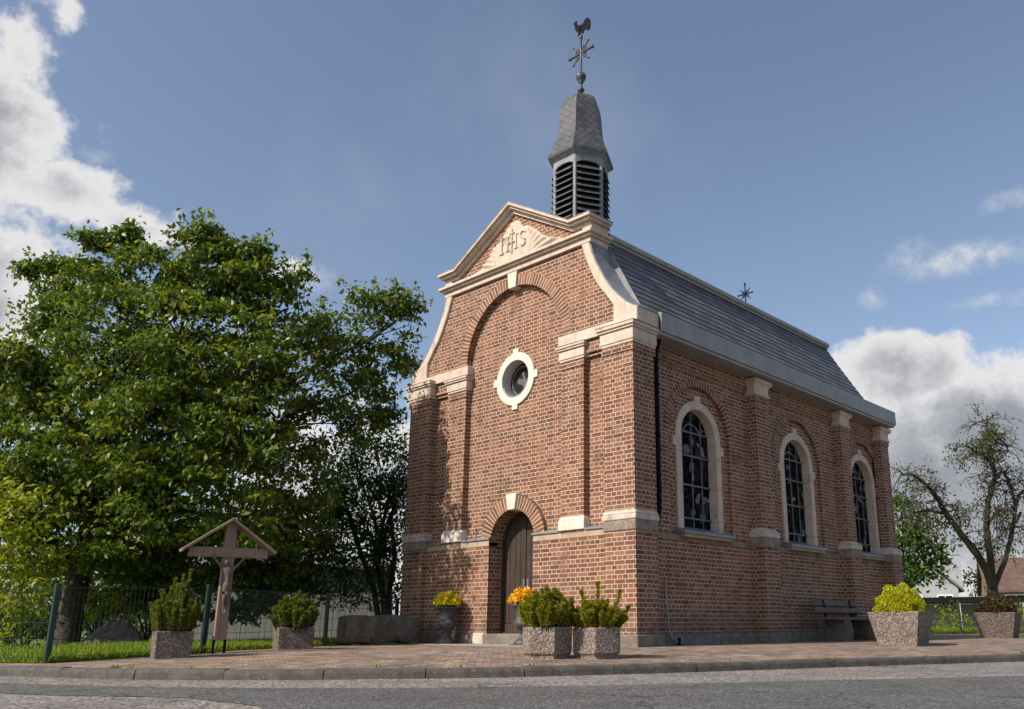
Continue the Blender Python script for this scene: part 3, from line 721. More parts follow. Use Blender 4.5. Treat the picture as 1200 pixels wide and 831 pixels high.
# door
door = MB(); n = 8; rr = DR-.035; yd = .47
def top(x): return DS + math.sqrt(max(0, rr*rr-(x-DX)**2))
mb = MB(); mb.prism([(DX-rr, .2), (DX+rr, .2)] + arc(DX, DS, rr, 0, PI, 24), yd+.028, yd+.07, FR)
for i in range(n):
    a = DX-rr+2*rr*i/n; b = DX-rr+2*rr*(i+1)/n; g = .004 if i not in (4,) else .004
    if i == 4: a += .012
    a += g; b -= g
    xs = [a+(b-a)*k/6 for k in range(7)]
    mb.prism([(a, .36), (b, .36)] + [(x, max(top(x)-.004, .5)) for x in reversed(xs)], yd, yd+.035, FR)
mb.box(DX-rr+.01, DX-.008, yd-.012, yd+.03, .205, .355); mb.box(DX+.008, DX+rr-.01, yd-.012, yd+.03, .205, .355)
dr = mb.build('door', 'door', chapel, bevel=.005)
mb = MB(); mb.prism(arch_outline(DX, .19, DS, DR-.001) , yd-.06, yd+.06, FR, holes=[arch_outline(DX, .21, DS, DR-.04)]); mb.build('door_frame', 'door', dr)
for sx in (-1, 1):
    mb = MB(); x = DX+.012+sx*.055
    mb.box(x-.022, x+.022, yd-.008, yd+.004, .82, 1.13)
    mb.tube([(x, yd-.005, 1.0), (x, yd-.05, 1.0)], .011, 8)
    mb.tube([(x, yd-.05, 1.0), (x+sx*.04, yd-.055, .995), (x+sx*.085, yd-.05, .975)], [.008, .008, .006], 8)
    mb.tube([(x, yd-.0, .9), (x, yd-.014, .9)], .012, 8)
    mb.build('handle', 'steel', dr, bevel=.003)
mb = MB(); mb.box(DX-DR+.004, DX+DR-.004, .03, .72, -.05, .185); mb.build('doorstep', 'plinth', chapel, bevel=.015)

# round window
oc = MB()
mb = MB(); ox, oz = ocu
mb.prism(arc(ox, oz, .515, 0, 2*PI, 56)[:-1], YR-.035, .42, FR, holes=[arc(ox, oz, .365, 0, 2*PI, 56)[:-1]])
for a in range(4):
    c, s = math.cos(a*PI/2), math.sin(a*PI/2)
    pts = [(.50, -.075), (.60, -.075), (.60, .075), (.50, .075)]
    mb.prism([(ox+c*u-s*v, oz+s*u+c*v) for u, v in pts], YR-.033, .30, FR)
ow = mb.build('round_window', 'white_stone', chapel, bevel=.008)
mb = MB(); mb.prism(arc(ox, oz, .37, 0, 2*PI, 48)[:-1], .40, .425, FR); mb.build('pane', 'window_dark', ow)
mb = MB(); mb.prism(arc(ox+.0, oz, .305, 0, 2*PI, 48)[:-1], .375, .40, FR, holes=[arc(ox, oz, .275, 0, 2*PI, 48)[:-1]]); mb.build('frame', 'steel_dull', ow)
# dove emblem in the glass
dove = [(-.17, .02), (-.12, .07), (-.04, .05), (.0, .01), (-.02, .10), (-.05, .15), (.0, .19), (.03, .15), (.04, .08), (.06, .02), (.12, .05), (.18, .13), (.17, .03), (.11, -.06), (.06, -.08), (.07, -.15), (.0, -.13), (-.02, -.08), (-.08, -.06), (-.14, -.03)]
mb = MB(); mb.prism([(ox+a, oz+b) for a, b in dove], .386, .40, FR); mb.build('dove_emblem', 'steel_dull', ow)
mb = MB(); mb.prism(arc(ox, oz, .364, PI*1.12, PI*1.88, 24) + arc(ox, oz, .33, PI*1.88, PI*1.12, 24), YR-.02, .39, FR); mb.build('sill', 'lead', ow)

# arched side windows
for (yc, r) in W:
    mb = MB()
    mb.prism(arch_outline(yc, 1.90, WZ, .70, 36), SXR+.035, SXR-.20, SD, holes=[arch_outline(yc, 1.93, WZ, .545, 36)])
    mb.prism([(yc-.085, WZ+.70), (yc+.085, WZ+.70), (yc+.085, WZ+.80), (yc-.085, WZ+.80)], SXR+.037, SXR-.08, SD)
    for sg in (-1, 1):
        y0, y1 = sorted((yc+sg*.70, yc+sg*.79)); mb.prism([(y0, WZ-.22), (y1, WZ-.22), (y1, WZ-.05), (y0, WZ-.05)], SXR+.037, SXR-.08, SD)
    wn = mb.build('arched_window', 'stone_frame', chapel, bevel=.008)
    mb = MB(); mb.prism(arch_outline(yc, 1.95, WZ, .56, 30), SXR-.155, SXR-.185, SD); mb.build('pane', 'glass', wn)
    mb = MB()
    for z in (2.16, 2.76, 3.30, 3.74):
        hw = .54 if z < WZ else math.sqrt(.54**2-(z-WZ)**2)
        mb.box(SXR-.145, SXR-.118, yc-hw, yc+hw, z-.016, z+.016)
    for dy in (-.30, 0, .30):
        mb.box(SXR-.152, SXR-.136, yc+dy-.012, yc+dy+.012, 1.95, WZ+math.sqrt(.51**2-dy*dy))
    mb.prism(arc(yc, WZ, .31, 0, PI, 20)+arc(yc, WZ, .285, PI, 0, 20), SXR-.15, SXR-.138, SD)
    mb.build('bars', 'steel_dull', wn)
    mb = MB(); mb.prism([(-.13, 1.83), (-.13, 1.885), (SXR-.18, 2.01), (SXR-.18, 1.83)], yc-.78, yc+.78, lambda u, v, w: (u, w, v)); mb.build('sill', 'lead', wn, bevel=.006)
    mb = MB(); mb.box(-.35, -.17, yc-.74, yc+.74, 1.78, 1.83); mb.build('sill_stone', 'tan_stone', wn)
    mb = MB(); arch_ring(mb, yc, WZ, RC-.002, RC+.125, .0, PI, 38, SX+.014, SX-.05, SD); mb.build('arch_ring', ['arch_brick', 'mortar'], wn)

# sacred monogram relief in the pediment (rays, draped field, letters)
def relief():
    L = [(-4.32, 7.19), (-4.05, 7.26), (-3.82, 7.38), (-3.68, 7.52), (-3.55, 7.66), (-3.36, 7.75), (-3.22, 7.90), (-3.10, 8.02), (-2.98, 8.06)]
    Rr = [(-2.98, 8.06), (-2.86, 8.01), (-2.78, 7.86), (-2.66, 7.86), (-2.52, 7.78), (-2.38, 7.66), (-2.2, 7.50), (-1.98, 7.38), (-1.75, 7.31), (-1.62, 7.20)]
    T = np.array(L+Rr[1:]); xs = np.linspace(T[0, 0], T[-1, 0], 90); tops = np.interp(xs, T[:, 0], T[:, 1])
    mb = MB(); nz = 14; vs = []
    for i, x in enumerate(xs):
        for j in range(nz+1):
            z = 7.185+(tops[i]-7.185)*j/nz
            an = math.atan2(z-7.1, x-CX); d = math.hypot(x-CX, z-7.4)
            ray = .5+.5*math.sin(an*40)
            edge = min(1, (tops[i]-z)/.03+.0, (x-xs[0])/.08, (xs[-1]-x)/.08)
            w = max(0, min(1, (d-.42)/.2))
            h = .035*max(edge, 0)**.5 + .055*w*ray*max(edge, 0) + .02*(1-w)
            vs.append((x, YP-h, z))
    fs = [(i*(nz+1)+j, (i+1)*(nz+1)+j, (i+1)*(nz+1)+j+1, i*(nz+1)+j+1) for i in range(89) for j in range(nz)]
    mb.add(vs, fs)
    # closing rim back to the wall
    n = len(vs); rim = [(i*(nz+1)+nz) for i in range(90)]
    back = [(x, YP+.01, t) for x, t in zip(xs, tops)]
    mb.add([vs[k] for k in rim]+back, [(i, i+1, i+91, i+90) for i in range(89)])
    return mb.build('relief', 'stone', chapel, smooth=True)
rl = relief()
mb = MB()
def stroke(pts, r=.017):
    mb.tube([(CX+a, YP-.066, 7.60+b) for a, b in pts], r, 6)
# I
stroke([(-.30, -.17), (-.30, .13)], .02); stroke([(-.36, .14), (-.24, .14)]); stroke([(-.36, -.18), (-.24, -.18)])
stroke([(-.34, .02), (-.26, .02)], .012)
# H with the cross on its bar
stroke([(-.13, -.16), (-.13, .12)], .02); stroke([(.11, -.16), (.11, .12)], .02); stroke([(-.13, -.01), (.11, -.01)], .018)
stroke([(-.01, -.24), (-.01, .27)], .016); stroke([(-.08, .18), (.06, .18)], .014)
for x in (-.13, .11): stroke([(x-.05, .125), (x+.05, .125)], .013); stroke([(x-.05, -.165), (x+.05, -.165)], .013)
# S
stroke([(.37, .09), (.33, .135), (.27, .135), (.235, .09), (.25, .04), (.31, -.01), (.365, -.06), (.375, -.12), (.335, -.165), (.27, -.165), (.23, -.12)], .02)
mb.build('monogram', 'stone', rl)

# roof: concave lower slope laid in courses, hipped at the back, flat top behind a moulding
RP = [(-.08, 5.40), (-.24, 5.66), (-.42, 5.975), (-.62, 6.345), (-.80, 6.68), (-.94, 6.95), (-1.04, 7.15)]
def respace(P, n):
    P = np.array(P); L = np.concatenate([[0], np.cumsum(np.linalg.norm(np.diff(P, axis=0), axis=1))])
    s = np.linspace(0, L[-1], n+1); return np.stack([np.interp(s, L, P[:, 0]), np.interp(s, L, P[:, 1])], 1), L[-1]
NCO = 13
rp, RL = respace(RP, NCO)
mb = MB(); th = .009
for i in range(NCO):
    (xa, za), (xb, zb) = rp[i], rp[i+1]
    d = np.array([xb-xa, zb-za]); d /= np.linalg.norm(d); nrm = np.array([d[1], -d[0]])
    if nrm[1] < 0: nrm = -nrm
    a = np.array([xa, za])+nrm*th*1.6; b = np.array([xb, zb])+d*.015+nrm*.002
    v0 = i*.152; v1 = v0+.152
    for side in (0, 1):
        g = (lambda x: x) if side == 0 else mx
        ya1 = 9.20+(xa+1.04)*.45; yb1 = 9.20+(xb+1.04)*.45; yf = .60
        mb.add([(g(a[0]), yf, a[1]), (g(a[0]), ya1, a[1]), (g(b[0]), yb1, b[1]), (g(b[0]), yf, b[1])], [(0, 1, 2, 3)], 0,
               [[(yf, v0), (ya1, v0), (yb1, v1), (yf, v1)]])
        c = np.array([xa, za])-nrm*.004
        mb.add([(g(a[0]), yf, a[1]), (g(a[0]), ya1, a[1]), (g(c[0]), ya1, c[1]), (g(c[0]), yf, c[1])], [(0, 1, 2, 3)], 0, [[(yf, v0+.05), (ya1, v0+.05), (ya1, v0+.055), (yf, v0+.055)]])
    # hip at the back
    ya = 9.20+(xa+1.04)*.45; yb = 9.20+(xb+1.04)*.45
    mb.add([(a[0], ya, a[1]), (mx(a[0]), ya, a[1]), (mx(b[0]), yb, b[1]), (b[0], yb, b[1])], [(0, 1, 2, 3)], 0, [[(a[0], v0), (mx(a[0]), v0), (mx(b[0]), v1), (b[0], v1)]])
roof = mb.build('roof', 'slate', chapel, fix=False)
mb = MB()
for side in (0, 1):
    g = (lambda x: x) if side == 0 else mx
    X0, X1 = sorted((g(-1.2), g(-.985))); mb.box(X0, X1, .57, 9.16, 7.14, 7.20)
    X0, X1 = sorted((g(-1.2), g(-.955))); mb.box(X0, X1, .57, 9.19, 7.20, 7.30)
mb.box(mx(-.983), -.983, 8.6, 9.162, 7.142, 7.202); mb.box(mx(-.952), -.952, 8.6, 9.192, 7.202, 7.302)
mb.build('roof_moulding', 'zinc', roof, bevel=.012)
mb = MB(); r_ = [(-.97, .55), (-.97, 9.18), (mx(-.97), 9.18), (mx(-.97), .55)]
vs = [(a, b, 7.305) for a, b in r_] + [(CX, .55, 7.97), (CX, 8.2, 7.97)]
mb.add(vs, [(0, 1, 5, 4), (3, 4, 5, 2), (1, 2, 5), (0, 4, 3)], 0, [[(0, 0), (8, 0), (8, 2), (0, 2)], [(0, 0), (0, 2), (8, 2), (8, 0)], [(0, 0), (4, 0), (2, 2)], [(0, 0), (2, 2), (4, 0)]])
mb.build('upper_roof', 'slate', roof, fix=False)
# fascia and gutter
mb = MB()
mb.box(-.38, .115, .62, 10.27, 5.10, 5.16); mb.box(-.12, .14, .62, 10.32, 5.16, 5.505)
mb.box(mx(.115), mx(-.38), .62, 10.27, 5.10, 5.16); mb.box(mx(.14), mx(-.12), .62, 10.32, 5.16, 5.505)
mb.box(mx(.114), .114, 9.9, 10.269, 5.102, 5.162); mb.box(mx(.139), .139, 9.9, 10.319, 5.162, 5.507)
for g in ((lambda x: x), mx):
    X0, X1 = sorted((g(-.5), g(.12))); mb.box(X0, X1, .62, 10.25, 5.16, 5.44)
mb.box(mx(-.3), -.3, 9.3, 10.25, 5.16, 5.442)
mb.build('gutter', 'zinc', chapel, bevel=.01)
# drainpipe in the corner behind the pier, and thin earthing rod
mb = MB(); mb.tube([(-.1, .84, 5.14), (-.15, .84, 5.0), (-.185, .84, 4.85), (-.185, .84, 2.2), (-.24, .84, 1.9)], .058, 14)
for z in (2.5, 3.4, 4.3): mb.tube([(-.185, .84, z), (-.185, .84, z+.04)], .066, 14)
mb.build('drainpipe', 'iron', chapel, smooth=True)
mb = MB(); mb.tube([(-.25, 1.06, 1.06), (-.255, 1.06, .9), (-.19, 1.06, .22), (-.16, 1.1, .1), (-.12, 1.2, .06)], .013, 8)
mb.build('earthing_rod', 'steel', chapel)
mb = MB(); mb.tube([(-.12, 1.22, -.02), (-.12, 1.22, .12)], .03, 8); mb.build('drain_stub', 'iron', chapel)

# bell turret (hexagonal) with louvers, slate spire and weathercock
TX, TY = CX, 2.0
hexa = lambda r, z, n=6, ph=0: [(TX+r*math.cos(ph+2*PI*k/n), TY+r*math.sin(ph+2*PI*k/n), z) for k in range(n)]
def hexprism(mb, secs, mi=0, uv=False):
    vs = []; fs = []; uvs = []
    for r, z in secs: vs += hexa(r, z)
    acc = 0
    for i in range(len(secs)-1):
        l = math.hypot(secs[i+1][0]-secs[i][0], secs[i+1][1]-secs[i][1])
        for k in range(6):
            fs.append((i*6+k, i*6+(k+1) % 6, (i+1)*6+(k+1) % 6, (i+1)*6+k))
            w0, w1 = secs[i][0]/2, secs[i+1][0]/2; c = k*1.013
            uvs.append([(c-w0, acc), (c+w0, acc), (c+w1, acc+l), (c-w1, acc+l)])
        acc += l
    fs += [tuple(range(6)), tuple((len(secs)-1)*6+k for k in range(6))]; uvs += [[(0, 0)]*6]*2
    mb.add(vs, fs, mi, uvs if uv else None)
mb = MB(); hexprism(mb, [(.50, 7.4), (.50, 10.05)]); tur = mb.build('bell_turret', 'dark', chapel)
mb = MB()
hexprism(mb, [(.66, 7.4), (.66, 8.25)])
mb.build('turret_base', 'slate_dark', tur)
mb = MB()
for k in range(6):
    a = PI/3*k; x, y = TX+.585*math.cos(a), TY+.585*math.sin(a)
    mb.tube([(x, y, 8.2), (x, y, 10.1)], .045, 6)
    # frieze board with arched head in each face
    am = a+PI/6; ux, uy = -math.sin(am), math.cos(am); nx, ny = math.cos(am), math.sin(am); ap = .545
    pl = lambda u, v, w, ux=ux, uy=uy, nx=nx, ny=ny: (TX+nx*w+ux*u, TY+ny*w+uy*u, v)
    mb.prism([(-.29, 10.14), (-.29, 9.88), (-.235, 9.88)] + [(-.235*math.cos(PI*q/10), 9.88+.06*math.sin(PI*q/10)) for q in range(1, 10)] + [(.235, 9.88), (.29, 9.88), (.29, 10.14)], ap-.04, ap, pl)
mb.build('turret_frame', 'turret_wood', tur)
for k in range(6):
    am = PI/3*k+PI/6; ux, uy = -math.sin(am), math.cos(am); nx, ny = math.cos(am), math.sin(am)
    mb = MB(); z = 8.3
    while z < 9.86:
        hw = .262
        vs = []
        for (w, dz) in ((.47, .13), (.60, .0), (.60, .016), (.47, .146)):
            for u in (-hw, hw): vs.append((TX+nx*w+ux*u, TY+ny*w+uy*u, z+dz))
        mb.add(vs, [(0, 1, 3, 2), (2, 3, 5, 4), (4, 5, 7, 6), (6, 7, 1, 0), (0, 2, 4, 6), (1, 3, 5, 7)])
        z += .142
    mb.build('louver_panel', 'louver', tur)
spire = [(.66, 10.13), (.75, 10.14), (.76, 10.20), (.715, 10.32), (.66, 10.46), (.580, 10.62), (.532, 10.80), (.508, 10.98), (.495, 11.16), (.484, 11.34), (.465, 11.48), (.435, 11.60), (.380, 11.70), (.27, 11.79), (.14, 11.85), (.04, 11.87)]
mb = MB(); hexprism(mb, spire, 0, True); sp_ = mb.build('spire', 'slate_dark', tur)
mb = MB(); hexprism(mb, [(.60, 10.05), (.72, 10.128), (.735, 10.128), (.735, 10.139), (.3, 10.139)]); mb.build('eaves_board', 'turret_wood', tur)
mb = MB()
prof = [(.045, 11.85), (.045, 11.98), (.075, 12.0), (.085, 12.03), (.06, 12.07), (.035, 12.09), (.035, 12.2), (.06, 12.22), (.05, 12.24), (.09, 12.28), (.118, 12.35), (.118, 12.39), (.09, 12.45), (.04, 12.49), (.025, 12.5), (.022, 13.38), (.04, 13.40), (.045, 13.44), (.025, 13.48), (.012, 13.5), (.012, 13.62)]
mb.lathe(prof, (TX, TY, 0), 16); mb.build('finial', 'gold', tur, smooth=True)
def ornate_cross(c, s, name, parent, mat):
    mb = MB(); x, y, z = c
    mb.tube([(x-.33*s, y, z), (x+.33*s, y, z)], .028*s, 8)
    for q in (-1, 1): mb.lathe([(.001, -.05*s), (.04*s, -.02*s), (.045*s, .01*s), (.02*s, .045*s), (.001, .05*s)], (x+q*.35*s, y, z), 8)
    for ax in (-1, 1):
        for az in (-1, 1):
            pts = [(x+ax*.03*s, y, z+az*.03*s), (x+ax*.16*s, y, z+az*.16*s), (x+ax*.22*s, y, z+az*.22*s)]
            mb.tube(pts, .017*s, 6)
            mb.lathe([(.001, -.03*s), (.028*s, 0), (.001, .03*s)], (x+ax*.235*s, y, z+az*.235*s), 8)
            sc1 = [(x+ax*(.11+.055*math.cos(t))*s, y, z+az*(.05+.055*math.sin(t)+.05)*s) for t in np.linspace(0, 5, 12)]
            mb.tube(sc1, .014*s, 5)
            sc2 = [(x+ax*(.10+.055*math.sin(t))*s, y, z+az*(.11+.055*math.cos(t)-.06)*s) for t in np.linspace(0, 5, 12)]
            mb.tube(sc2, .014*s, 5)
    return mb.build(name, mat, parent)
ornate_cross((TX, TY, 13.0), 1.0, 'cross', tur, 'gold')
# rooster: sheet body with a rounded breast, facing left
ck = [(-.25, .34), (-.235, .39), (-.21, .375), (-.20, .41), (-.18, .385), (-.165, .40), (-.15, .37), (-.155, .33), (-.125, .26), (-.07, .215), (0, .20), (.05, .22), (.08, .265), (.12, .29), (.18, .30), (.24, .25), (.275, .15), (.27, .03), (.245, -.06), (.215, -.03), (.20, -.07), (.17, -.02), (.16, .03), (.11, .02), (.06, .0), (.045, -.05), (.02, -.05), (.0, .0), (-.06, .01), (-.075, -.03), (-.13, -.04), (-.10, -.01), (-.10, .03), (-.16, .09), (-.20, .18), (-.215, .26), (-.22, .31)]
mb = MB(); mb.prism([(TX+.02+a, 13.55+b) for a, b in ck], TY-.012, TY+.012, FR)
mb.lathe([(.002, -.16), (.03, -.10), (.045, 0), (.03, .1), (.002, .16)], (TX-.03, TY, 13.64), 8)
mb.build('weathercock', 'iron', tur, bevel=.006)
# small cross on the back of the ridge
mb = MB(); mb.lathe([(.05, 7.9), (.04, 8.4), (.018, 8.5), (.016, 9.32), (.03, 9.34), (.02, 9.38), (.005, 9.4)], (CX, 8.62, 0), 8); fc = mb.build('ridge_finial', 'iron', roof)
ornate_cross((CX, 8.62, 9.06), .62, 'cross', fc, 'iron')

# ------------------------------------------------------------------ foliage helpers
def raw_mesh(name, verts, faces, mat, parent=None, smooth=False):
    """verts (n,3), faces (m,4) as arrays"""
    me = bpy.data.meshes.new(name); nv, nf, k = len(verts), len(faces), faces.shape[1]
    me.vertices.add(nv); me.vertices.foreach_set('co', np.ascontiguousarray(verts, np.float32).ravel())
    me.loops.add(nf*k); me.loops.foreach_set('vertex_index', faces.astype(np.int32).ravel())
    me.polygons.add(nf); me.polygons.foreach_set('loop_start', np.arange(0, nf*k, k, dtype=np.int32)); me.polygons.foreach_set('loop_total', np.full(nf, k, np.int32))
    me.materials.append(M[mat]); me.update(calc_edges=True); me.validate()
    o = bpy.data.objects.new(name, me); COL.objects.link(o)
    if parent: o.parent = parent
    return o
def unit(v): return v/(np.linalg.norm(v, axis=-1, keepdims=True)+1e-9)
def leaves(C, size, aspect=.5, droop=.4, up=.35, spread=1.0, jit=.35):
    """folded leaf at each point: 6 vertices, two quads"""
    n = len(C); d = rng.normal(0, spread, (n, 3)); d[:, 2] -= droop; d = unit(d)
    nn = rng.normal(0, 1, (n, 3)); nn[:, 2] += up*3; nn = unit(nn - d*(nn*d).sum(1, keepdims=True)); s = np.cross(d, nn)
    L = (size*(1+rng.uniform(-jit, jit, n)))[:, None]; Wd = L*aspect*.5
    b = C; mdl = C+d*L*.5+nn*L*.05; tip = C+d*L - nn*L*.06
    l1 = C+d*L*.42+s*Wd+nn*Wd*.35; r1 = C+d*L*.42-s*Wd+nn*Wd*.35
    V = np.stack([b, mdl, tip, l1, r1], 1).reshape(-1, 3)
    o = np.arange(n)[:, None]*5
    F = np.concatenate([o+np.array([[0, 1, 2, 3]]), o+np.array([[0, 4, 2, 1]])])
    return V, F
def pts_in_lobes(lobes, per, n_leaf, spray, shell=.55):
    """lobes: (centre, radius(3)); twig sprays mostly in the outer shell, leaves round each"""
    out = []
    for c, r in lobes:
        c = np.array(c, float); r = np.array(r if hasattr(r, '__len__') else (r, r, r), float)
        k = max(3, int(per*(r[0]*r[1]*r[2])**(2/3.0)))
        d = unit(rng.normal(0, 1, (k, 3))); rad = rng.uniform(shell, 1.0, k)**.6 + rng.normal(0, .09, k)
        pc = c+d*r*rad[:, None]
        m_ = rng.poisson(n_leaf, k)+3
        idx = np.repeat(np.arange(k), m_)
        out.append(pc[idx]+rng.normal(0, spray, (len(idx), 3))*np.array([1, 1, .75]))
    return np.concatenate(out)
def sprigs(lobes, n=260):
    """leafy shoots that break the outline of the crown"""
    out = []
    cs = np.array([c for c, r in lobes])
    for _ in range(n):
        c, r_ = lobes[random.randrange(len(lobes))]; d = unit(rng.normal(0, 1, 3)+np.array([0, 0, .35])); p = c+d*np.array(r_)*.95
        inside = np.sum([np.linalg.norm((p-c2)/np.array(r2)) < .9 for c2, r2 in lobes])
        if inside: continue
        L = random.uniform(.22, .55); g = unit(d*.7+np.array([0, 0, .55])+rng.normal(0, .25, 3)); k = int(26*L/.5)
        u = rng.random(k)**.8; out.append(p+g*(u*L)[:, None]+np.array([0, 0, -.12])*(u*u*L)[:, None]+rng.normal(0, .055, (k, 3)))
    return out
def branchy(mb, a, b, r0_, r1_, bends=5, wig=.08, n=7):
    a = np.array(a, float); b = np.array(b, float); L = np.linalg.norm(b-a); P = []
    for i in range(bends+1):
        t = i/bends; p = a+(b-a)*t
        if 0 < i < bends: p = p+rng.normal(0, wig*L*.3, 3)
        p[2] += math.sin(t*PI)*L*.06; P.append(p)
    mb.tube(P, [r0_+(r1_-r0_)*i/bends for i in range(bends+1)], n); return P

# ------------------------------------------------------------------ big tree on the left
def big_tree():
    base = at(76, 757, 15.6); base[2] = -.05
    t = thing('broadleaf_tree', 'big dense green broadleaf tree filling the left, behind the wooden cross', 'tree', base)
    L = [(62, 366, 38, 16.6), (112, 332, 38, 16.2), (170, 328, 44, 16), (240, 320, 44, 16), (292, 338, 42, 16), (335, 362, 36, 16.5), (55, 430, 62, 15.8), (140, 400, 72, 15.2), (225, 400, 72, 15), (300, 425, 60, 15.1),
         (15, 490, 55, 16.2), (95, 510, 72, 14.9), (195, 500, 72, 14.5), (285, 515, 62, 14.6), (350, 425, 45, 17.2), (372, 392, 32, 17.4), (400, 385, 30, 17.9), (405, 420, 34, 18), (438, 365, 24, 18.2), (462, 350, 13, 18.3), (470, 372, 14, 18.4), (466, 405, 18, 18.4), (446, 425, 26, 18.4), (440, 455, 26, 18.3), (410, 462, 38, 18), (425, 498, 26, 18.1), (445, 490, 18, 18.4),
         (365, 500, 48, 17.3), (345, 560, 48, 16.4), (40, 575, 55, 15.3), (120, 590, 64, 14.6), (210, 585, 64, 14.4), (290, 600, 52, 14.6), (345, 615, 36, 16), (55, 640, 45, 15.4), (145, 645, 45, 15.4), (235, 650, 45, 16.5), (310, 655, 42, 17), (365, 580, 36, 17.5), (370, 650, 30, 17.8),
         (112, 282, 13, 16.2), (150, 276, 10, 16.2), (235, 282, 20, 16), (262, 286, 14, 16), (38, 318, 9, 16.6), (70, 312, 11, 16.6), (345, 325, 16, 16.5), (482, 362, 10, 18.3), (425, 350, 14, 18.1), (478, 432, 12, 18.4), (300, 300, 16, 16), (-50, 460, 60, 16.5), (-50, 540, 60, 16),
         (100, 450, 70, 17.5), (220, 440, 80, 17.5), (300, 480, 70, 17.5), (160, 540, 80, 17.2), (80, 600, 60, 17.2), (270, 570, 70, 17.4), (60, 690, 40, 17.5), (130, 680, 50, 17.8), (210, 690, 45, 18), (285, 690, 40, 18), (330, 690, 34, 18), (180, 640, 60, 17.5), (300, 640, 50, 17.8)]
    lobes = []
    for x, y, r, d in L:
        c = at(x, y, d); rr_ = r*d/FPX; lobes.append((c-base, (rr_, rr_, rr_*.92)))
    C = [pts_in_lobes(lobes, 56, 14, .16, .3)]
    for c, rr_ in lobes:
        rm = rr_[0]; k = int(9+13*rm); airy = (c@rt) > 3.6
        if airy: k = int(k*.6)
        d = unit(rng.normal(0, 1, (k, 3))); q = rng.uniform(.62, 1.02, k)
        for dd_, qq in zip(d, q):
            sub = np.array(c)+dd_*np.array(rr_)*qq; sr = rng.uniform(.20, .42)*min(1, .5+rm*.5); n_ = int((90 if airy else 165)*sr*sr/.09)
            e = unit(rng.normal(0, 1, (n_, 3))); e[:, 2] = np.abs(e[:, 2])*1.1-.45
            C.append(sub+e*np.array([sr*1.25, sr*1.25, sr*.62])*(rng.random(n_)**.35)[:, None])
    C = np.concatenate(C+sprigs(lobes))
    V, F = leaves(C, .108, .52, .55, .5, 1.0, .5)
    raw_mesh('crown', V, F, 'leaf', t)
    mb = MB(); fork = np.array([.15, .05, 1.7])
    mb.tube([(0, 0, -.1), (0, 0, .1), (.05, 0, .7), (.10, .02, 1.3), fork], [.30, .25, .21, .20, .19], 12)
    for i in (7, 8, 9, 11, 12, 13, 14, 16, 20, 24, 27, 30, 31, 33, 0, 3, 5):
        c = lobes[i][0]; mid = fork+(c-fork)*.45+np.array([0, 0, .35])
        P = branchy(mb, fork, mid, .11, .06, 4); P2 = branchy(mb, mid, c, .06, .02, 4)
        for _ in range(4): branchy(mb, mid+(c-mid)*random.uniform(.2, .9), c+unit(rng.normal(0, 1, 3))*lobes[i][1][0]*.95, .025, .007, 3, n=5)
    mb.build('trunk', 'bark', t, smooth=True)
big_tree()

def leafy(name, label, cat, lobes, base, mat, per, nl, spray, size, aspect=.5, group=None, droop=.2, stem=True, shell=.5, trunk=None):
    base = np.array(base, float); t = thing(name, label, cat, base, 0, group)
    lb = [(np.array(c, float)-base, r) for c, r in lobes]
    V, F = leaves(pts_in_lobes(lb, per, nl, spray, shell), size, aspect, droop, .4)
    raw_mesh('foliage', V, F, mat, t)
    if stem:
        mb = MB()
        for c, r in lb:
            branchy(mb, (0, 0, -.05), c, .03 if trunk is None else trunk, .01, 4, n=6)
            for _ in range(3): branchy(mb, c, c+unit(rng.normal(0, 1, 3))*(r if not hasattr(r, '__len__') else r[0])*.8, .012, .004, 3, n=5)
        mb.build('stem', 'bark', t, smooth=True)
    return t
def lob(L): return [(at(x, y, d), r*d/FPX) for x, y, r, d in L]
def foot(x, y, d, z=0):
    p = at(x, y, d); p[2] = z; return p
# small dark tree squeezed against the left wall of the chapel
base = foot(450, 740, 19.0)
t = thing('small_tree', 'slender dark tree growing close beside the left wall of the chapel', 'tree', base)
lb = [(at(x, y, d)-base, r*d/FPX) for x, y, r, d in [(440, 520, 26, 19), (425, 570, 30, 19), (455, 575, 26, 19.2), (400, 610, 32, 19), (435, 625, 30, 18.8), (462, 640, 18, 19), (405, 660, 26, 18.6), (390, 560, 26, 19), (385, 690, 14, 18.4), (345, 680, 26, 18.4), (415, 695, 18, 18.6), (468, 560, 22, 19.4), (470, 600, 20, 19.2), (474, 525, 16, 19.6), (415, 530, 24, 19.2), (440, 670, 18, 18.8), (470, 660, 16, 19.6), (472, 630, 14, 19.6), (468, 695, 14, 19.4), (450, 700, 14, 19.2), (370, 640, 30, 18.6), (380, 600, 26, 19)]]
V, F = leaves(pts_in_lobes(lb, 210, 13, .15, .2), .10, .5, .5, .4); raw_mesh('crown', V, F, 'leaf_dark', t)
mb = MB()
for dx, P in ((0, [(452, 745), (449, 700), (440, 650), (452, 600), (462, 550)]), (1, [(458, 745), (455, 700), (463, 650), (458, 610), (464, 585)]), (2, [(447, 745), (438, 690), (420, 640), (405, 590), (395, 560)])):
    mb.tube([at(x, y, 19+.1*dx)-base for x, y in P], [.075, .065, .055, .04, .02], 7)
for c, r in lb: branchy(mb, at(450, 650, 19)-base, c, .03, .008, 4, n=5)
mb.build('trunk', 'bark', t, smooth=True)

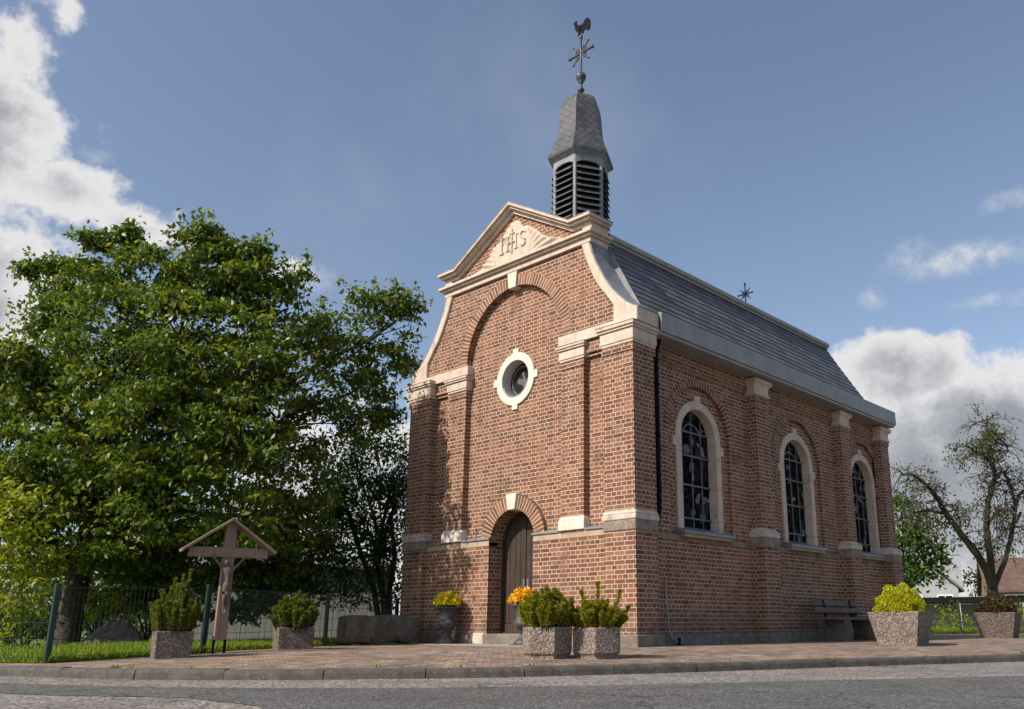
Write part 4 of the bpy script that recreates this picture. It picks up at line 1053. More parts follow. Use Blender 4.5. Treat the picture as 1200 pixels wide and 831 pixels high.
# ------------------------------------------------------------------ left side: lawn, grass, fence, shrubs, rock, shed
FL = [(-9.5, -9.4), (-3.07, -6.93), (-3.28, -5.06), (-5.19, -2.11), (-6.9, .55)]    # fence line
def lawn_left():
    mb = MB(); P = [np.array(p) for p in FL] + [np.array((-8.5, 3.0))]
    rows = []; n = 60
    cumd = np.concatenate([[0], np.cumsum([np.linalg.norm(b-a) for a, b in zip(P[:-1], P[1:])])])
    for s in np.linspace(0, cumd[-1], n):
        e = np.array([np.interp(s, cumd, [p[0] for p in P]), np.interp(s, cumd, [p[1] for p in P])])
        tgt = np.array([-30, -9+27*s/cumd[-1]])
        d = (tgt-e); d /= np.linalg.norm(d); e = e-d*.06
        rows.append([e+d*o for o in (0, .4, .8, 1.2, 1.8, 2.6, 4, 8, 30)])
    vs = [(q[0], q[1], gz(q[0], q[1])+(.010 if j else .006)) for r_ in rows for j, q in enumerate(r_)]
    k = 9; fs = [(i*k+j, i*k+j+1, (i+1)*k+j+1, (i+1)*k+j) for i in range(n-1) for j in range(k-1)]
    mb.add(vs, fs); o = mb.build('lawn', 'lawn', fix=False)
    bm = bmesh.new(); bm.from_mesh(o.data); bmesh.ops.recalc_face_normals(bm, faces=bm.faces)
    if sum(f.normal.z for f in bm.faces) < 0: bmesh.ops.reverse_faces(bm, faces=bm.faces)
    bm.to_mesh(o.data); bm.free(); tag(o, kind='structure')
    return rows
rows = lawn_left()
def grass(name, pts, h, jit=.5):
    pts = np.array(pts); n = len(pts); a = rng.uniform(0, 2*PI, n); hh = h*(1+rng.uniform(-jit, jit, n)); w = .006+.004*rng.random(n)
    s = np.stack([np.cos(a), np.sin(a), 0*a], 1)*w[:, None]; lean = np.stack([rng.normal(0, .35, n), rng.normal(0, .35, n), np.ones(n)], 1)*hh[:, None]
    V = np.stack([pts-s, pts+s, pts+s*.6+lean*.6, pts-s*.6+lean*.6, pts+lean+np.stack([rng.normal(0, .02, n), rng.normal(0, .02, n), 0*a], 1)], 1).reshape(-1, 3)
    o = np.arange(n)[:, None]*5
    F = np.concatenate([o+np.array([[0, 1, 2, 3]]), o+np.array([[3, 2, 4, 4]])])
    F2 = np.concatenate([o+np.array([[0, 1, 2]]), o+np.array([[0, 2, 3]]), o+np.array([[3, 2, 4]])])
    return tag(raw_mesh(name, V, F2, 'grass'), kind='stuff')
gp_ = []
A = [np.array(p) for p in FL]
for _ in range(26000):
    i = random.choice((0, 1, 1, 1, 2, 2, 3)); u = random.random(); e = A[i]+(A[i+1]-A[i])*u
    if i == 0: u = 1-u*u*.6; e = A[0]+(A[1]-A[0])*u
    d = np.array([-30, 4])-e; d /= np.linalg.norm(d); q = e+d*(random.random()**1.6*4.2-.03)
    gp_.append((q[0], q[1], gz(q[0], q[1])))
grass('grass', gp_, .085)

wp = []
def tuft(x, y, z, n=9, sp=.035):
    for _ in range(n): wp.append((x+random.gauss(0, sp), y+random.gauss(0, sp), z))
for _ in range(26):
    i = random.randrange(20, len(KC)-20); q = KC[i]+KN[i]*(.14+abs(random.gauss(0, .03)))
    if -8 < q[0] < 7: tuft(q[0], q[1], -.086, random.randint(2, 8), .03)
for _ in range(34): tuft(SXL+.10+abs(random.gauss(0, .03)), random.uniform(.8, 9.8), .0, random.randint(2, 9))
for _ in range(10): tuft(random.uniform(-6.0, -.7), .01-abs(random.gauss(0, .02)), .0, random.randint(2, 6))
for _ in range(24): u = random.random(); tuft(-5.30+.28*u+.28+random.gauss(0, .03), -1.72+1.34*u, .0, random.randint(3, 8))
grass('weeds', wp, .032, .6)

def mesh_fence(name, label, line, H, posts, colour, pitch=.05, zf=gz, single=False):
    """welded wire panels between posts; line = list of (x, y)"""
    t = thing(name, label, 'fence', (line[0][0], line[0][1], zf(*line[0]))); b0 = np.array(t.location)
    for (x, y) in posts:
        z = zf(x, y); mb = MB(); mb.box(x-.03-b0[0], x+.03-b0[0], y-.03-b0[1], y+.03-b0[1], z-.1-b0[2], z+H+.03-b0[2]); mb.build('post', colour, t, bevel=.006)
    for a, b in zip(line[:-1], line[1:]):
        a = np.array(a); b = np.array(b); L = np.linalg.norm(b-a); d = (b-a)/L; mb = MB()
        za, zb = zf(*a), zf(*b); nrm = np.array([-d[1], d[0]])*.007
        def pt(s, h, k=0):
            p = a+d*s+nrm*k; return (p[0]-b0[0], p[1]-b0[1], za+(zb-za)*s/L+h-b0[2])
        s = .03
        while s < L-.02: mb.tube([pt(s, .04), pt(s, H)], .0019, 4, cap=False); s += pitch
        h = .06
        while h <= H:
            for k in (-1, 1): mb.tube([pt(.0, h, k), pt(L, h, k)], .0030, 4, cap=False)
            h += .195
        mb.build('wire_panel', colour, t, fix=False)
    return t
mesh_fence('wire_fence', 'green welded wire fence bordering the lawn behind the planters and wooden cross', FL, .86, [FL[1], FL[2], FL[3], FL[4], (-5.3, -7.79), (-7.5, -8.63)], 'fence_green', .055)

leafy('bright_shrub', 'bright yellow green shrub at the left edge behind the fence', 'shrub', lob([(5, 610, 45, 13.6), (-20, 660, 50, 13.6), (25, 690, 36, 13.3), (0, 720, 30, 13), (42, 655, 30, 13.8), (-30, 600, 50, 14)]), foot(10, 755, 14.3, -.03), 'leaf_lime', 105, 11, .12, .12)
leafy('low_shrub', 'low leafy green shrub between the tree trunk and the grey rock', 'shrub', lob([(112, 700, 26, 16.6), (135, 690, 22, 16.8), (95, 712, 20, 16.4), (150, 706, 22, 17.5)]), foot(112, 752, 16.6), 'leaf_lime', 100, 10, .1, .11)
leafy('pale_shrub', 'small pale green shrub beside the rock, behind the leftmost square planter', 'shrub', lob([(170, 700, 22, 17.2), (185, 690, 20, 17.4), (160, 715, 14, 17)]), foot(172, 750, 17.2), 'leaf_lime', 90, 9, .1, .1)
leafy('dark_shrub', 'dark green bush low behind the fence left of the trunk', 'shrub', lob([(25, 735, 20, 13.6), (48, 738, 14, 13.6), (0, 736, 20, 13.6), (60, 722, 12, 14.6)]), foot(25, 760, 13.6, -.02), 'leaf_mid', 100, 9, .08, .09)
# grey rock mound
c = foot(137, 757, 14.6); mb = MB(); n = 22; vs = []; rings = 9
for i in range(rings):
    f = i/(rings-1); h = .62*(1-(1-f)**1.0) if True else 0
    for k in range(n):
        a = 2*PI*k/n; rr_ = (1-f**1.15)*(.62+.10*math.sin(3*a+1)+.05*math.sin(7*a))+.01
        vs.append((rr_*math.cos(a)+random.uniform(-.02, .02), rr_*math.sin(a)+random.uniform(-.02, .02), h-.08+random.uniform(-.02, .02)))
mb.add(vs, [(i*n+k, i*n+(k+1) % n, (i+1)*n+(k+1) % n, (i+1)*n+k) for i in range(rings-1) for k in range(n)] + [tuple((rings-1)*n+k for k in range(n))])
tag(mb.build('rock', 'rock', loc=tuple(c)), 'grey pointed rock heap on the lawn behind the fence', 'rock')

leafy('hedge', 'tall dark green hedge far behind the big tree at the left edge', 'hedge', lob([(x, 712+rng.uniform(-4, 4), 34, 25) for x in range(-80, 215, 26)] + [(x, 735, 26, 24.6) for x in range(-80, 215, 22)]), foot(70, 748, 25), 'leaf_dark', 34, 10, .14, .17, stem=False)
# pale board shed behind the fence
def shed():
    a = foot(180, 750, 19.5); b = foot(452, 750, 21.5); d = b-a; L = float(np.linalg.norm(d)); ang = math.atan2(d[1], d[0])
    t = thing('garden_shed', 'pale grey shed of upright boards behind the fence and tree', 'shed', a, ang)
    mb = MB(); x = 0
    while x < L:
        mb.box(x+.004, x+.136, random.uniform(-.006, .0), 2.4, -.05, 1.72); x += .14
    mb.build('wall', 'shed', t)
    mb = MB(); mb.prism([(-.15, 1.70), (-.15, 1.78), (2.6, 2.25), (2.6, 2.17)], -.15, L+.15, lambda u, v, w: (w, u, v)); mb.build('roof', 'house_roof_grey', t)
shed()

# ------------------------------------------------------------------ wooden wayside cross
def wayside_cross():
    p = np.array([-3.06, -4.95, gz(-3.06, -4.95)]); ang = R(75)      # front faces along +X, a little towards the road
    t = thing('wayside_cross', 'brown wooden wayside cross with small gable roof and carved figure, in front of the fence', 'cross', p, ang)
    # local: x to the right, y into depth, z up
    mb = MB(); h0, h1 = .17, 1.72
    mb.add([(-.078, -.05, h0), (.078, -.05, h0), (.078, .05, h0), (-.078, .05, h0), (-.07, -.05, h1), (.07, -.05, h1), (.07, .05, h1), (-.07, .05, h1)], [(0, 3, 2, 1), (4, 5, 6, 7), (0, 1, 5, 4), (1, 2, 6, 5), (2, 3, 7, 6), (3, 0, 4, 7)])
    mb.build('post', 'cross_wood', t, bevel=.006)
    mb = MB(); mb.box(-.50, .50, -.065, .045, 1.24, 1.37); mb.build('crossbeam', 'cross_wood', t, bevel=.006)
    for s in (-1, 1):
        mb = MB(); mb.prism([(0, 1.765), (s*.60, 1.33), (s*.585, 1.295), (0, 1.725)], -.14, .14, lambda u, v, w: (u, w, v)); mb.build('roof_board', 'cross_wood', t, bevel=.004)
    mb = MB()
    for s in (-1, 1):
        mb = MB(); mb.box(s*.07-.012, s*.07+.012, -.03, .03, -.05, .22); mb.build('foot_bracket', 'iron', t)
    # carved figure: one skinned surface
    J = {'pel': (0, -.09, .86), 'wst': (.008, -.10, .94), 'che': (0, -.105, 1.05), 'nek': (-.005, -.11, 1.115), 'hed': (-.03, -.125, 1.16), 'top': (-.04, -.125, 1.205),
         'ls': (-.06, -.10, 1.085), 'le': (-.14, -.095, 1.17), 'lh': (-.225, -.085, 1.27), 'rs': (.06, -.10, 1.085), 're': (.14, -.095, 1.17), 'rh': (.225, -.085, 1.27),
         'lk': (-.02, -.125, .70), 'la': (-.005, -.095, .55), 'lt': (-.002, -.12, .50), 'rk': (.035, -.125, .69), 'ra': (.012, -.105, .55), 'rt': (.012, -.13, .505)}
    rad = {'pel': .047, 'wst': .040, 'che': .055, 'nek': .021, 'hed': .033, 'top': .026, 'ls': .026, 'le': .019, 'lh': .014, 'rs': .026, 're': .019, 'rh': .014, 'lk': .028, 'la': .017, 'lt': .012, 'rk': .028, 'ra': .017, 'rt': .012}
    E_ = [('pel', 'wst'), ('wst', 'che'), ('che', 'nek'), ('nek', 'hed'), ('hed', 'top'), ('che', 'ls'), ('ls', 'le'), ('le', 'lh'), ('che', 'rs'), ('rs', 're'), ('re', 'rh'), ('pel', 'lk'), ('lk', 'la'), ('la', 'lt'), ('pel', 'rk'), ('rk', 'ra'), ('ra', 'rt')]
    ks = list(J); me = bpy.data.meshes.new('figure'); me.from_pydata([J[k] for k in ks], [(ks.index(a), ks.index(b)) for a, b in E_], [])
    me.materials.append(M['statue']); o = bpy.data.objects.new('figure', me); COL.objects.link(o); o.parent = t
    sk = o.modifiers.new('skin', 'SKIN'); sk.use_smooth_shade = True
    lay = me.skin_vertices[0] if me.skin_vertices else None
    if lay is None:
        bm = bmesh.new(); bm.from_mesh(me); bm.verts.layers.skin.verify(); bm.to_mesh(me); bm.free(); lay = me.skin_vertices[0]
    for i, k in enumerate(ks): lay.data[i].radius = (rad[k], rad[k]); lay.data[i].use_root = (k == 'pel')
    sb = o.modifiers.new('subd', 'SUBSURF'); sb.levels = 2; sb.render_levels = 2
    mb = MB(); mb.lathe([(.034, .775), (.046, .81), (.050, .85), (.051, .88), (.045, .905), (.034, .91)], (0, -.097, 0), 14); mb.build('loincloth', 'statue', o, smooth=True)
wayside_cross()

# ------------------------------------------------------------------ planters and their plants
def needles_bush(name, label, cat, base, shoots, mat, nl=.045, per=70, group=None, seed=0):
    """shoots: list of (x, y, z0, dx, dy, length) round base; needles all along the upper part"""
    t = thing(name, label, cat, base, 0, group); mb = MB(); Vs = []; Fs = []; off = 0
    for (x, y, z0, dx, dy, L, rn) in shoots:
        P = [np.array([x*(1-q)*.85+x*q+dx*q*q, y*(1-q)*.85+y*q+dy*q*q, z0+L*q]) for q in np.linspace(0, 1, 6)]
        mb.tube(P, [.009, .008, .007, .006, .005, .003], 5)
        n = int(per*1.7*(1+L*2)); rn = rn*.78; q = np.concatenate([rng.uniform(.15, 1.0, n-n//3)**.8, rng.uniform(.9, 1.03, n//3)]); pp = np.stack([np.interp(q, np.linspace(0, 1, 6), [p[k] for p in P]) for k in range(3)], 1)
        a = rng.uniform(0, 2*PI, n); el_ = rng.uniform(.2, 1.0, n) + .5*(q > .9)
        d = np.stack([np.cos(a)*np.cos(el_), np.sin(a)*np.cos(el_), np.sin(el_)], 1)
        ln = (rn*rng.uniform(.7, 1.2, n))[:, None]; s = np.cross(d, rng.normal(0, 1, (n, 3))); s = unit(s)*.0048
        V = np.stack([pp-s, pp+s, pp+s*.5+d*ln, pp-s*.5+d*ln], 1).reshape(-1, 3); Vs.append(V); Fs.append(off+np.arange(n)[:, None]*4+np.arange(4)[None]); off += len(V)
    raw_mesh('foliage', np.concatenate(Vs), np.concatenate(Fs), mat, t); mb.build('stem', 'bark', t)
    return t
def shoots_dome(n, rx, h, lean=.1, needle=.05, lo=.45):
    out = []
    for _ in range(n):
        a = random.uniform(0, 2*PI); q = math.sqrt(random.random()); x, y = rx*q*math.cos(a), rx*q*math.sin(a)
        L = h*(1-.55*q*q)*random.uniform(lo+.25, 1.05)
        out.append((x, y, -.02, x*lean*random.uniform(.3, 1.6)+random.uniform(-.03, .03), y*lean*random.uniform(.3, 1.6)+random.uniform(-.03, .03), L, needle*random.uniform(.8, 1.2)))
    return out
def poly_planter(name, label, c, rot, nside, rb, rt_, h, wall, mat, group, chamfer=.0):
    t = thing(name, label, 'planter', c, rot, group); mb = MB(); n = nside
    ring = lambda r, z: [(r*math.cos(2*PI*k/n), r*math.sin(2*PI*k/n), z) for k in range(n)]
    secs = [(rb-.03, -.06), (rb-.03, .03), (rb, .055), (rt_, h), (rt_-wall, h), (rt_-wall, h-.07)]
    vs = []
    for r_, z in secs: vs += ring(r_, z)
    fs = [(i*n+k, i*n+(k+1) % n, (i+1)*n+(k+1) % n, (i+1)*n+k) for i in range(len(secs)-1) for k in range(n)] + [tuple(range(n))]
    mb.add(vs, fs); mb.build('tub', mat, t, bevel=.012, seg=2)
    mb = MB(); mb.add(ring(rt_-wall+.01, h-.05)+[(0, 0, h-.02)], [(k, (k+1) % n, n) for k in range(n)]); mb.build('soil', 'soil', t)
    return t
def box_planter(name, label, c, rot, hx, hy, bx, by, h, wall, mat, group):
    """tub tapering from top half sizes hx, hy to bottom bx, by"""
    t = thing(name, label, 'planter', c, rot, group); mb = MB()
    q = lambda a, b, z: [(-a, -b, z), (a, -b, z), (a, b, z), (-a, b, z)]
    vs = q(bx, by, -.06)+q(bx, by, .0)+q(hx, hy, h)+q(hx-wall, hy-wall, h)+q(hx-wall-.01, hy-wall-.01, h-.09)
    fs = [(i*4+k, i*4+(k+1) % 4, (i+1)*4+(k+1) % 4, (i+1)*4+k) for i in range(4) for k in range(4)] + [(0, 1, 2, 3)]
    mb.add(vs, fs); mb.build('tub', mat, t, bevel=.012, seg=2)
    mb = MB(); mb.add(q(hx-wall+.005, hy-wall+.005, h-.05)+[(0, 0, h-.02)], [(k, (k+1) % 4, 4) for k in range(4)]); mb.build('soil', 'soil', t)
    return t
# hexagonal pair in front of the chapel
G1 = 'hexagonal planters in front of the chapel'
pA = np.array([1.06, -2.83]); pB = np.array([1.37, -2.28])
dA = at(641, 771, 10.05); dB = at(699.5, 770, 10.15)
pa = (dA[0], dA[1], gz(dA[0], dA[1])); pb = (dB[0], dB[1], gz(dB[0], dB[1]))
vd = lambda p: math.atan2(CAM[1]-p[1], CAM[0]-p[0])
poly_planter('concrete_planter', 'hexagonal pebbled concrete planter nearer the door, left one of the touching pair', pa, vd(pa)+R(17), 6, .30, .305, .355, .045, 'aggregate', G1)
poly_planter('concrete_planter', 'hexagonal pebbled concrete planter nearer the chapel corner, right one of the touching pair', pb, vd(pb)+R(-3), 6, .315, .32, .350, .045, 'aggregate', G1)
needles_bush('dwarf_pine', 'bushy dwarf pine in the left planter of the hexagonal pair', 'pine', (pa[0], pa[1], pa[2]+.33), shoots_dome(110, .32, .50, .14, .065), 'needle', per=115, group='dwarf pines in the hexagonal planters')
shp = [(.02, 0, -.02, .0, .0, .54, .065), (-.20, .05, -.02, -.10, 0, .45, .065), (.2, .1, -.02, .05, .05, .44, .065), (.12, -.15, -.02, .06, 0, .30, .06), (-.1, -.12, -.02, 0, 0, .33, .06), (.18, .18, -.02, .1, .1, .26, .06), (-.22, -.1, -.02, -.05, -.05, .22, .06), (.25, 0, -.02, .08, 0, .22, .06), (0, .2, -.02, 0, 0, .34, .06)] + shoots_dome(70, .31, .36, .16, .06)
needles_bush('dwarf_pine', 'dwarf pine with separate upright shoots in the right planter of the hexagonal pair', 'pine', (pb[0], pb[1], pb[2]+.33), shp, 'needle', per=125, group='dwarf pines in the hexagonal planters')
# square planters by the fence
G2 = 'square planters along the fence'
def front_corner(x, y, d, w1, rot):
    p = at(x, y, d); return p
c1 = at(199, 771, 10.35); c1[2] = gz(c1[0], c1[1])
box_planter('square_planter', 'low square brown pebble planter before the fence, left of the wooden cross', c1, R(75), .205, .20, .20, .195, .315, .04, 'aggregate_brown', G2)
c2 = at(343, 759, 12.5); c2[2] = gz(c2[0], c2[1])
box_planter('square_planter', 'low square brown pebble planter between the wooden cross and stone trough', c2, R(72), .255, .20, .25, .195, .31, .04, 'aggregate_brown', G2)
needles_bush('conifer', 'tall upright dwarf conifer in the square planter left of the wooden cross', 'conifer', (c1[0], c1[1], c1[2]+.29), shoots_dome(120, .26, .60, .16, .055)+[(.05, .08, -.02, .02, .02, .76, .05), (.0, .05, -.02, .0, .0, .70, .05), (-.1, 0, -.02, -.02, 0, .66, .05)], 'needle_dark', per=85, group='conifers in the square planters')
needles_bush('conifer', 'broad dense dwarf conifer in the planter between the wooden cross and trough', 'conifer', (c2[0], c2[1], c2[2]+.285), shoots_dome(140, .31, .52, .14, .055), 'needle_dark', per=85, group='conifers in the square planters')
# large tapered planters at the right
G3 = 'large tapered planters on the right'
c3 = at(1059, 757, 14.0); c3[2] = gz(c3[0], c3[1])
box_planter('tapered_planter', 'large tapered pebble planter near the bench with golden ball bush', c3, R(4), .425, .40, .315, .30, .53, .06, 'aggregate', G3)
c4 = at(1172, 747, 19.6); c4[2] = 0
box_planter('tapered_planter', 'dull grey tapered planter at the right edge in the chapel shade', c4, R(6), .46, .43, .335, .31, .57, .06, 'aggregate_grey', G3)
def ball_bush(name, label, c, r, n, mat, size, base_z, cat='shrub', group=None, flat=.85, stems=True):
    t = thing(name, label, cat, (c[0], c[1], base_z), 0, group)
    d = unit(rng.normal(0, 1, (n, 3))); d[:, 2] = np.abs(d[:, 2])*1.0-.06
    bump_ = 1+.06*np.sin(d[:, 0]*9+d[:, 1]*7)+.05*np.sin(d[:, 2]*13+d[:, 0]*5)
    P = d*(r*bump_*(rng.uniform(.72, 1.04, n)))[:, None]*np.array([1, 1, flat])
    V, F = leaves(P, size, .6, -.5, .2, .8); raw_mesh('foliage', V, F, mat, t)
    mb = MB()
    for _ in range(18):
        q = unit(rng.normal(0, 1, 3)); q[2] = abs(q[2]); branchy(mb, (0, 0, -.12), q*r*.85*np.array([1, 1, flat]), .012, .004, 3, n=5)
    mb.build('stem', 'bark', t)
    return t
ball_bush('golden_bush', 'golden yellow clipped ball bush in the large planter near the bench', c3, .385, 22000, 'leaf_yellow', .033, c3[2]+.55, group=None, flat=1.12)
ball_bush('bronze_bush', 'dark bronze bush in the shaded planter at the right edge', c4, .41, 5500, 'leaf_bronze', .05, .57, flat=.95)

# urns by the door
def urn(label, c, plant_label, mat, group='cast urns beside the door'):
    t = thing('urn', label, 'urn', c, 0, group); mb = MB()
    prof = [(.15, .0), (.15, .05), (.12, .07), (.075, .10), (.05, .14), (.05, .165), (.068, .175), (.06, .19), (.10, .215), (.145, .25), (.158, .285), (.145, .315), (.122, .33), (.118, .37), (.125, .43), (.14, .475), (.19, .495), (.205, .505), (.205, .52), (.165, .525), (.155, .49)]
    prof = [(a_*1.08, b_*1.26) for a_, b_ in prof]
    mb.lathe(prof, (0, 0, 0), 28); mb.build('bowl', 'urn', t, smooth=True)
    mb = MB(); mb.box(-.16, .16, -.16, .16, -.03, .03); mb.build('foot', 'urn', t, bevel=.008)
    r = ball_bush('flowering_plant', plant_label, c, .235, 2100, mat, .05, c[2]+.70, 'flowers', 'flowers in the urns', .9)
    fr = [o for o in r.children if o.name.startswith('foliage')][0]
    V, F = leaves(unit(rng.normal(0, 1, (700, 3)))*np.array([.15, .15, .1])+np.array([0, 0, .05]), .05, .6); raw_mesh('leaf_tuft', V, F, 'leaf_mid', r)
    return t
urn('grey cast urn on a square foot standing left of the door', (-4.27, -.22, 0.0), 'round tuft of yellow flowers in the urn left of the door', 'petal_yellow')
urn('grey cast urn right of the door, half hidden behind a pine', (-2.10, -.36, 0.0), 'orange yellow flowers in the urn right of the door', 'petal_orange')

# stone trough against the left pier
a = np.array([-5.30, -1.72]); b = np.array([-5.02, -.38]); d = b-a; L = float(np.linalg.norm(d))
mb = MB(); n = 18; vs = []
prof0 = [(-.24, .04), (-.27, .16), (-.275, .36), (-.26, .50), (-.20, .515), (-.18, .40), (.18, .40), (.20, .52), (.26, .50), (.275, .3), (.27, .12), (.24, .03)]
for i in range(n):
    u = L*i/(n-1); k = 1-.05*abs(2*i/(n-1)-1)**3
    for (o_, z) in prof0:
        inner = z == .40
        zz = z if not (inner and (i < 2 or i > n-3)) else .50
        vs.append((u+random.uniform(-.008, .008), o_*k+random.uniform(-.008, .008), zz*k+random.uniform(-.008, .008)+.012*math.sin(i*.7)))
m_ = len(prof0)
mb.add(vs, [(i*m_+j, i*m_+(j+1) % m_, (i+1)*m_+(j+1) % m_, (i+1)*m_+j) for i in range(n-1) for j in range(m_)] + [tuple(range(m_)), tuple((n-1)*m_+j for j in range(m_))])
tag(mb.build('stone_trough', 'trough', loc=(a[0], a[1], 0), rotz=math.atan2(d[1], d[0]), bevel=.01), 'long dark stone trough lying before the left corner of the chapel', 'trough')

# bench along the side wall
t = thing('bench', 'dark wooden slat bench on stone blocks against the side wall', 'bench', (.30, 6.5, 0))
for y in (-.55, .62):
    mb = MB(); mb.prism([(-.24, -.03), (.26, -.03), (.30, .16), (.24, .40), (-.24, .40)], y-.13, y+.13, lambda u, v, w: (u, w, v)); mb.build('leg', 'trough', t, bevel=.02)
for (z, x, dz) in ((.435, .17, .03), (.44, .02, .03), (.445, -.12, .03)):
    mb = MB(); mb.box(x-.062, x+.062, -.95, 1.0, z-.03, z+.02); mb.build('seat', 'bench_wood', t, bevel=.006)
for z, x in ((.60, -.235), (.74, -.275)):
    mb = MB(); mb.prism([(x-.02, z-.055), (x+.02, z-.05), (x-.01, z+.06), (x-.045, z+.055)], -.95, 1.0, lambda u, v, w: (u, w, v)); mb.build('backrest', 'bench_wood', t, bevel=.006)
for y in (-.55, .62):
    mb = MB(); mb.prism([(-.23, .38), (-.19, .38), (-.27, .80), (-.31, .80)], y-.03, y+.03, lambda u, v, w: (u, w, v)); mb.build('back_support', 'iron', t)

# ------------------------------------------------------------------ right background
flat0 = lambda x, y: 0.0
def P2(x, d):
    p = at(x, 745, d); return (float(p[0]), float(p[1]))
rl_ = [P2(1035, 27.0), P2(1127, 27.6), P2(1215, 28.2), P2(1330, 29)]
mesh_fence('wire_fence', 'black welded wire fence across the gap right of the chapel', rl_, 1.05, rl_[1:], 'fence_black', .055, flat0)
mb = MB(); q = [P2(960, 27.2), P2(1127, 27.8), P2(1330, 29.2), P2(1500, 70), P2(850, 70)]
mb.add([(x, y, .012) for x, y in q], [(0, 1, 2, 3, 4)]); tag(mb.build('lawn', 'lawn', fix=False), kind='structure')
gp_ = []
for _ in range(9000):
    x = random.uniform(1040, 1230); d = 27.9+random.random()**2*5+ (x-1127)*.005; p = at(x, 745, d); gp_.append((p[0], p[1], .01))
grass('grass', gp_, .17)
leafy('hedge_shrub', 'bright green low shrub behind the black fence next to the golden bush', 'shrub', lob([(1110, 728, 16, 30), (1095, 732, 14, 30), (1080, 730, 14, 30), (1128, 732, 12, 30)]), foot(1105, 744, 30), 'leaf_lime', 85, 12, .14, .10)
leafy('hedge_shrub', 'green low shrub behind the black fence left of the shaded planter', 'shrub', lob([(1146, 730, 11, 31), (1135, 736, 8, 31)]), foot(1143, 744, 31), 'leaf_mid', 85, 12, .12, .10)
leafy('edge_shrub', 'sunlit green shrub at the far right edge behind the fence', 'shrub', lob([(1195, 722, 16, 33), (1215, 716, 18, 33), (1185, 734, 10, 32)]), foot(1198, 744, 33), 'leaf_lime', 85, 12, .14, .10)

# gnarled half-bare tree
def old_tree():
    D = 30.5; base = foot(1172, 742, D)
    t = thing('gnarled_tree', 'gnarled old half bare tree behind the shaded planter at the right', 'tree', base)
    mb = MB()
    def limb(pts, r_a, r_b, dd=0, n=8):
        P = [at(x, y, D+dd*i/(len(pts)-1))-base for i, (x, y) in enumerate(pts)]
        P = [p for p in catmull3(P)]; k = len(P)
        mb.tube(P, [r_a+(r_b-r_a)*i/(k-1) for i in range(k)], n); return P
    def catmull3(P):
        P = [2*P[0]-P[1]]+P+[2*P[-1]-P[-2]]; out = []
        for i in range(1, len(P)-2):
            for k in range(4):
                u = k/4; p0, p1, p2, p3 = P[i-1:i+3]
                out.append(.5*((2*p1)+(-p0+p2)*u+(2*p0-5*p1+4*p2-p3)*u*u+(-p0+3*p1-3*p2+p3)*u**3)+rng.normal(0, .015, 3))
        out.append(P[-2]); return out
    limb([(1175, 745), (1168, 715), (1163, 690)], .27, .19, 0, 10)
    A1 = limb([(1164, 692), (1152, 660), (1128, 628), (1108, 600), (1092, 575), (1072, 558), (1056, 556)], .155, .035, -1.5)
    A2 = limb([(1164, 694), (1160, 650), (1156, 610), (1160, 580), (1165, 555), (1160, 525), (1158, 505), (1156, 488)], .15, .03, .5)
    A3 = limb([(1164, 692), (1176, 660), (1186, 625), (1189, 595), (1184, 570), (1175, 562)], .11, .035, 1)
    A4 = limb([(1189, 600), (1194, 580), (1203, 575), (1212, 590)], .07, .03, 1)
    A5 = limb([(1158, 612), (1168, 600), (1182, 598), (1192, 605)], .08, .03, -.5)
    A6 = limb([(1160, 540), (1146, 530), (1132, 522)], .06, .02, -.4)
    A7 = limb([(1108, 602), (1086, 598), (1068, 602), (1054, 610)], .07, .02, -.8)
    A8 = limb([(1158, 504), (1166, 508), (1176, 520), (1184, 530)], .05, .015, .4)
    A9 = limb([(1168, 560), (1176, 553), (1182, 566), (1190, 575)], .07, .04, .5)
    A10 = limb([(1196, 600), (1186, 618), (1172, 622)], .05, .02, .5)
    tips = []
    def twigs(P, k, L, s, droop):
        for _ in range(k):
            p = P[random.randrange(len(P)//4, len(P))]; d = unit(rng.normal(0, 1, 3)*np.array([1, 1, .6])+np.array([0, 0, .1])); l = L*random.uniform(.5, 1.2)
            q = [p, p+d*l*.4, p+d*l*.75+np.array([0, 0, -droop*l*.25]), p+d*l+np.array([0, 0, -droop*l*.7])]
            mb.tube(q, [.022, .015, .010, .005], 4); tips.extend([q[1], q[2], q[3], q[2], q[3]])
            for _2 in range(3):
                e = q[random.choice((1, 2, 2))]; d2 = unit(d+rng.normal(0, .7, 3)); q2 = [e, e+d2*l*.3, e+d2*l*.5+np.array([0, 0, -droop*l*.4])]
                mb.tube(q2, [.011, .007, .004], 4); tips.extend([q2[1], q2[2], q2[2]])
    for P, k in ((A1, 52), (A7, 16), (A2[-22:], 34), (A6, 18), (A8, 16)): twigs(P, k, .95, 1, .5)
    for P, k in ((A3, 22), (A4, 16), (A5, 14), (A9, 12), (A10, 10), (A2[8:20], 12)): twigs(P, k, .9, 1, 1.0)
    mb.build('trunk', 'bark', t, smooth=True)
    T = np.array(tips); sel = T[(rng.random(len(T)) < .9)]
    # leaves thick on the left limb and top, few on the right
    xr = (sel@rt); keep = rng.random(len(sel)) < np.where(xr > np.percentile(xr, 72), .15, .46)
    sel = sel[keep]; idx = np.repeat(np.arange(len(sel)), 6)
    V, F = leaves(sel[idx]+rng.normal(0, .12, (len(idx), 3)), .105, .5, .4); raw_mesh('crown', V, F, 'leaf_apple', t)
old_tree()
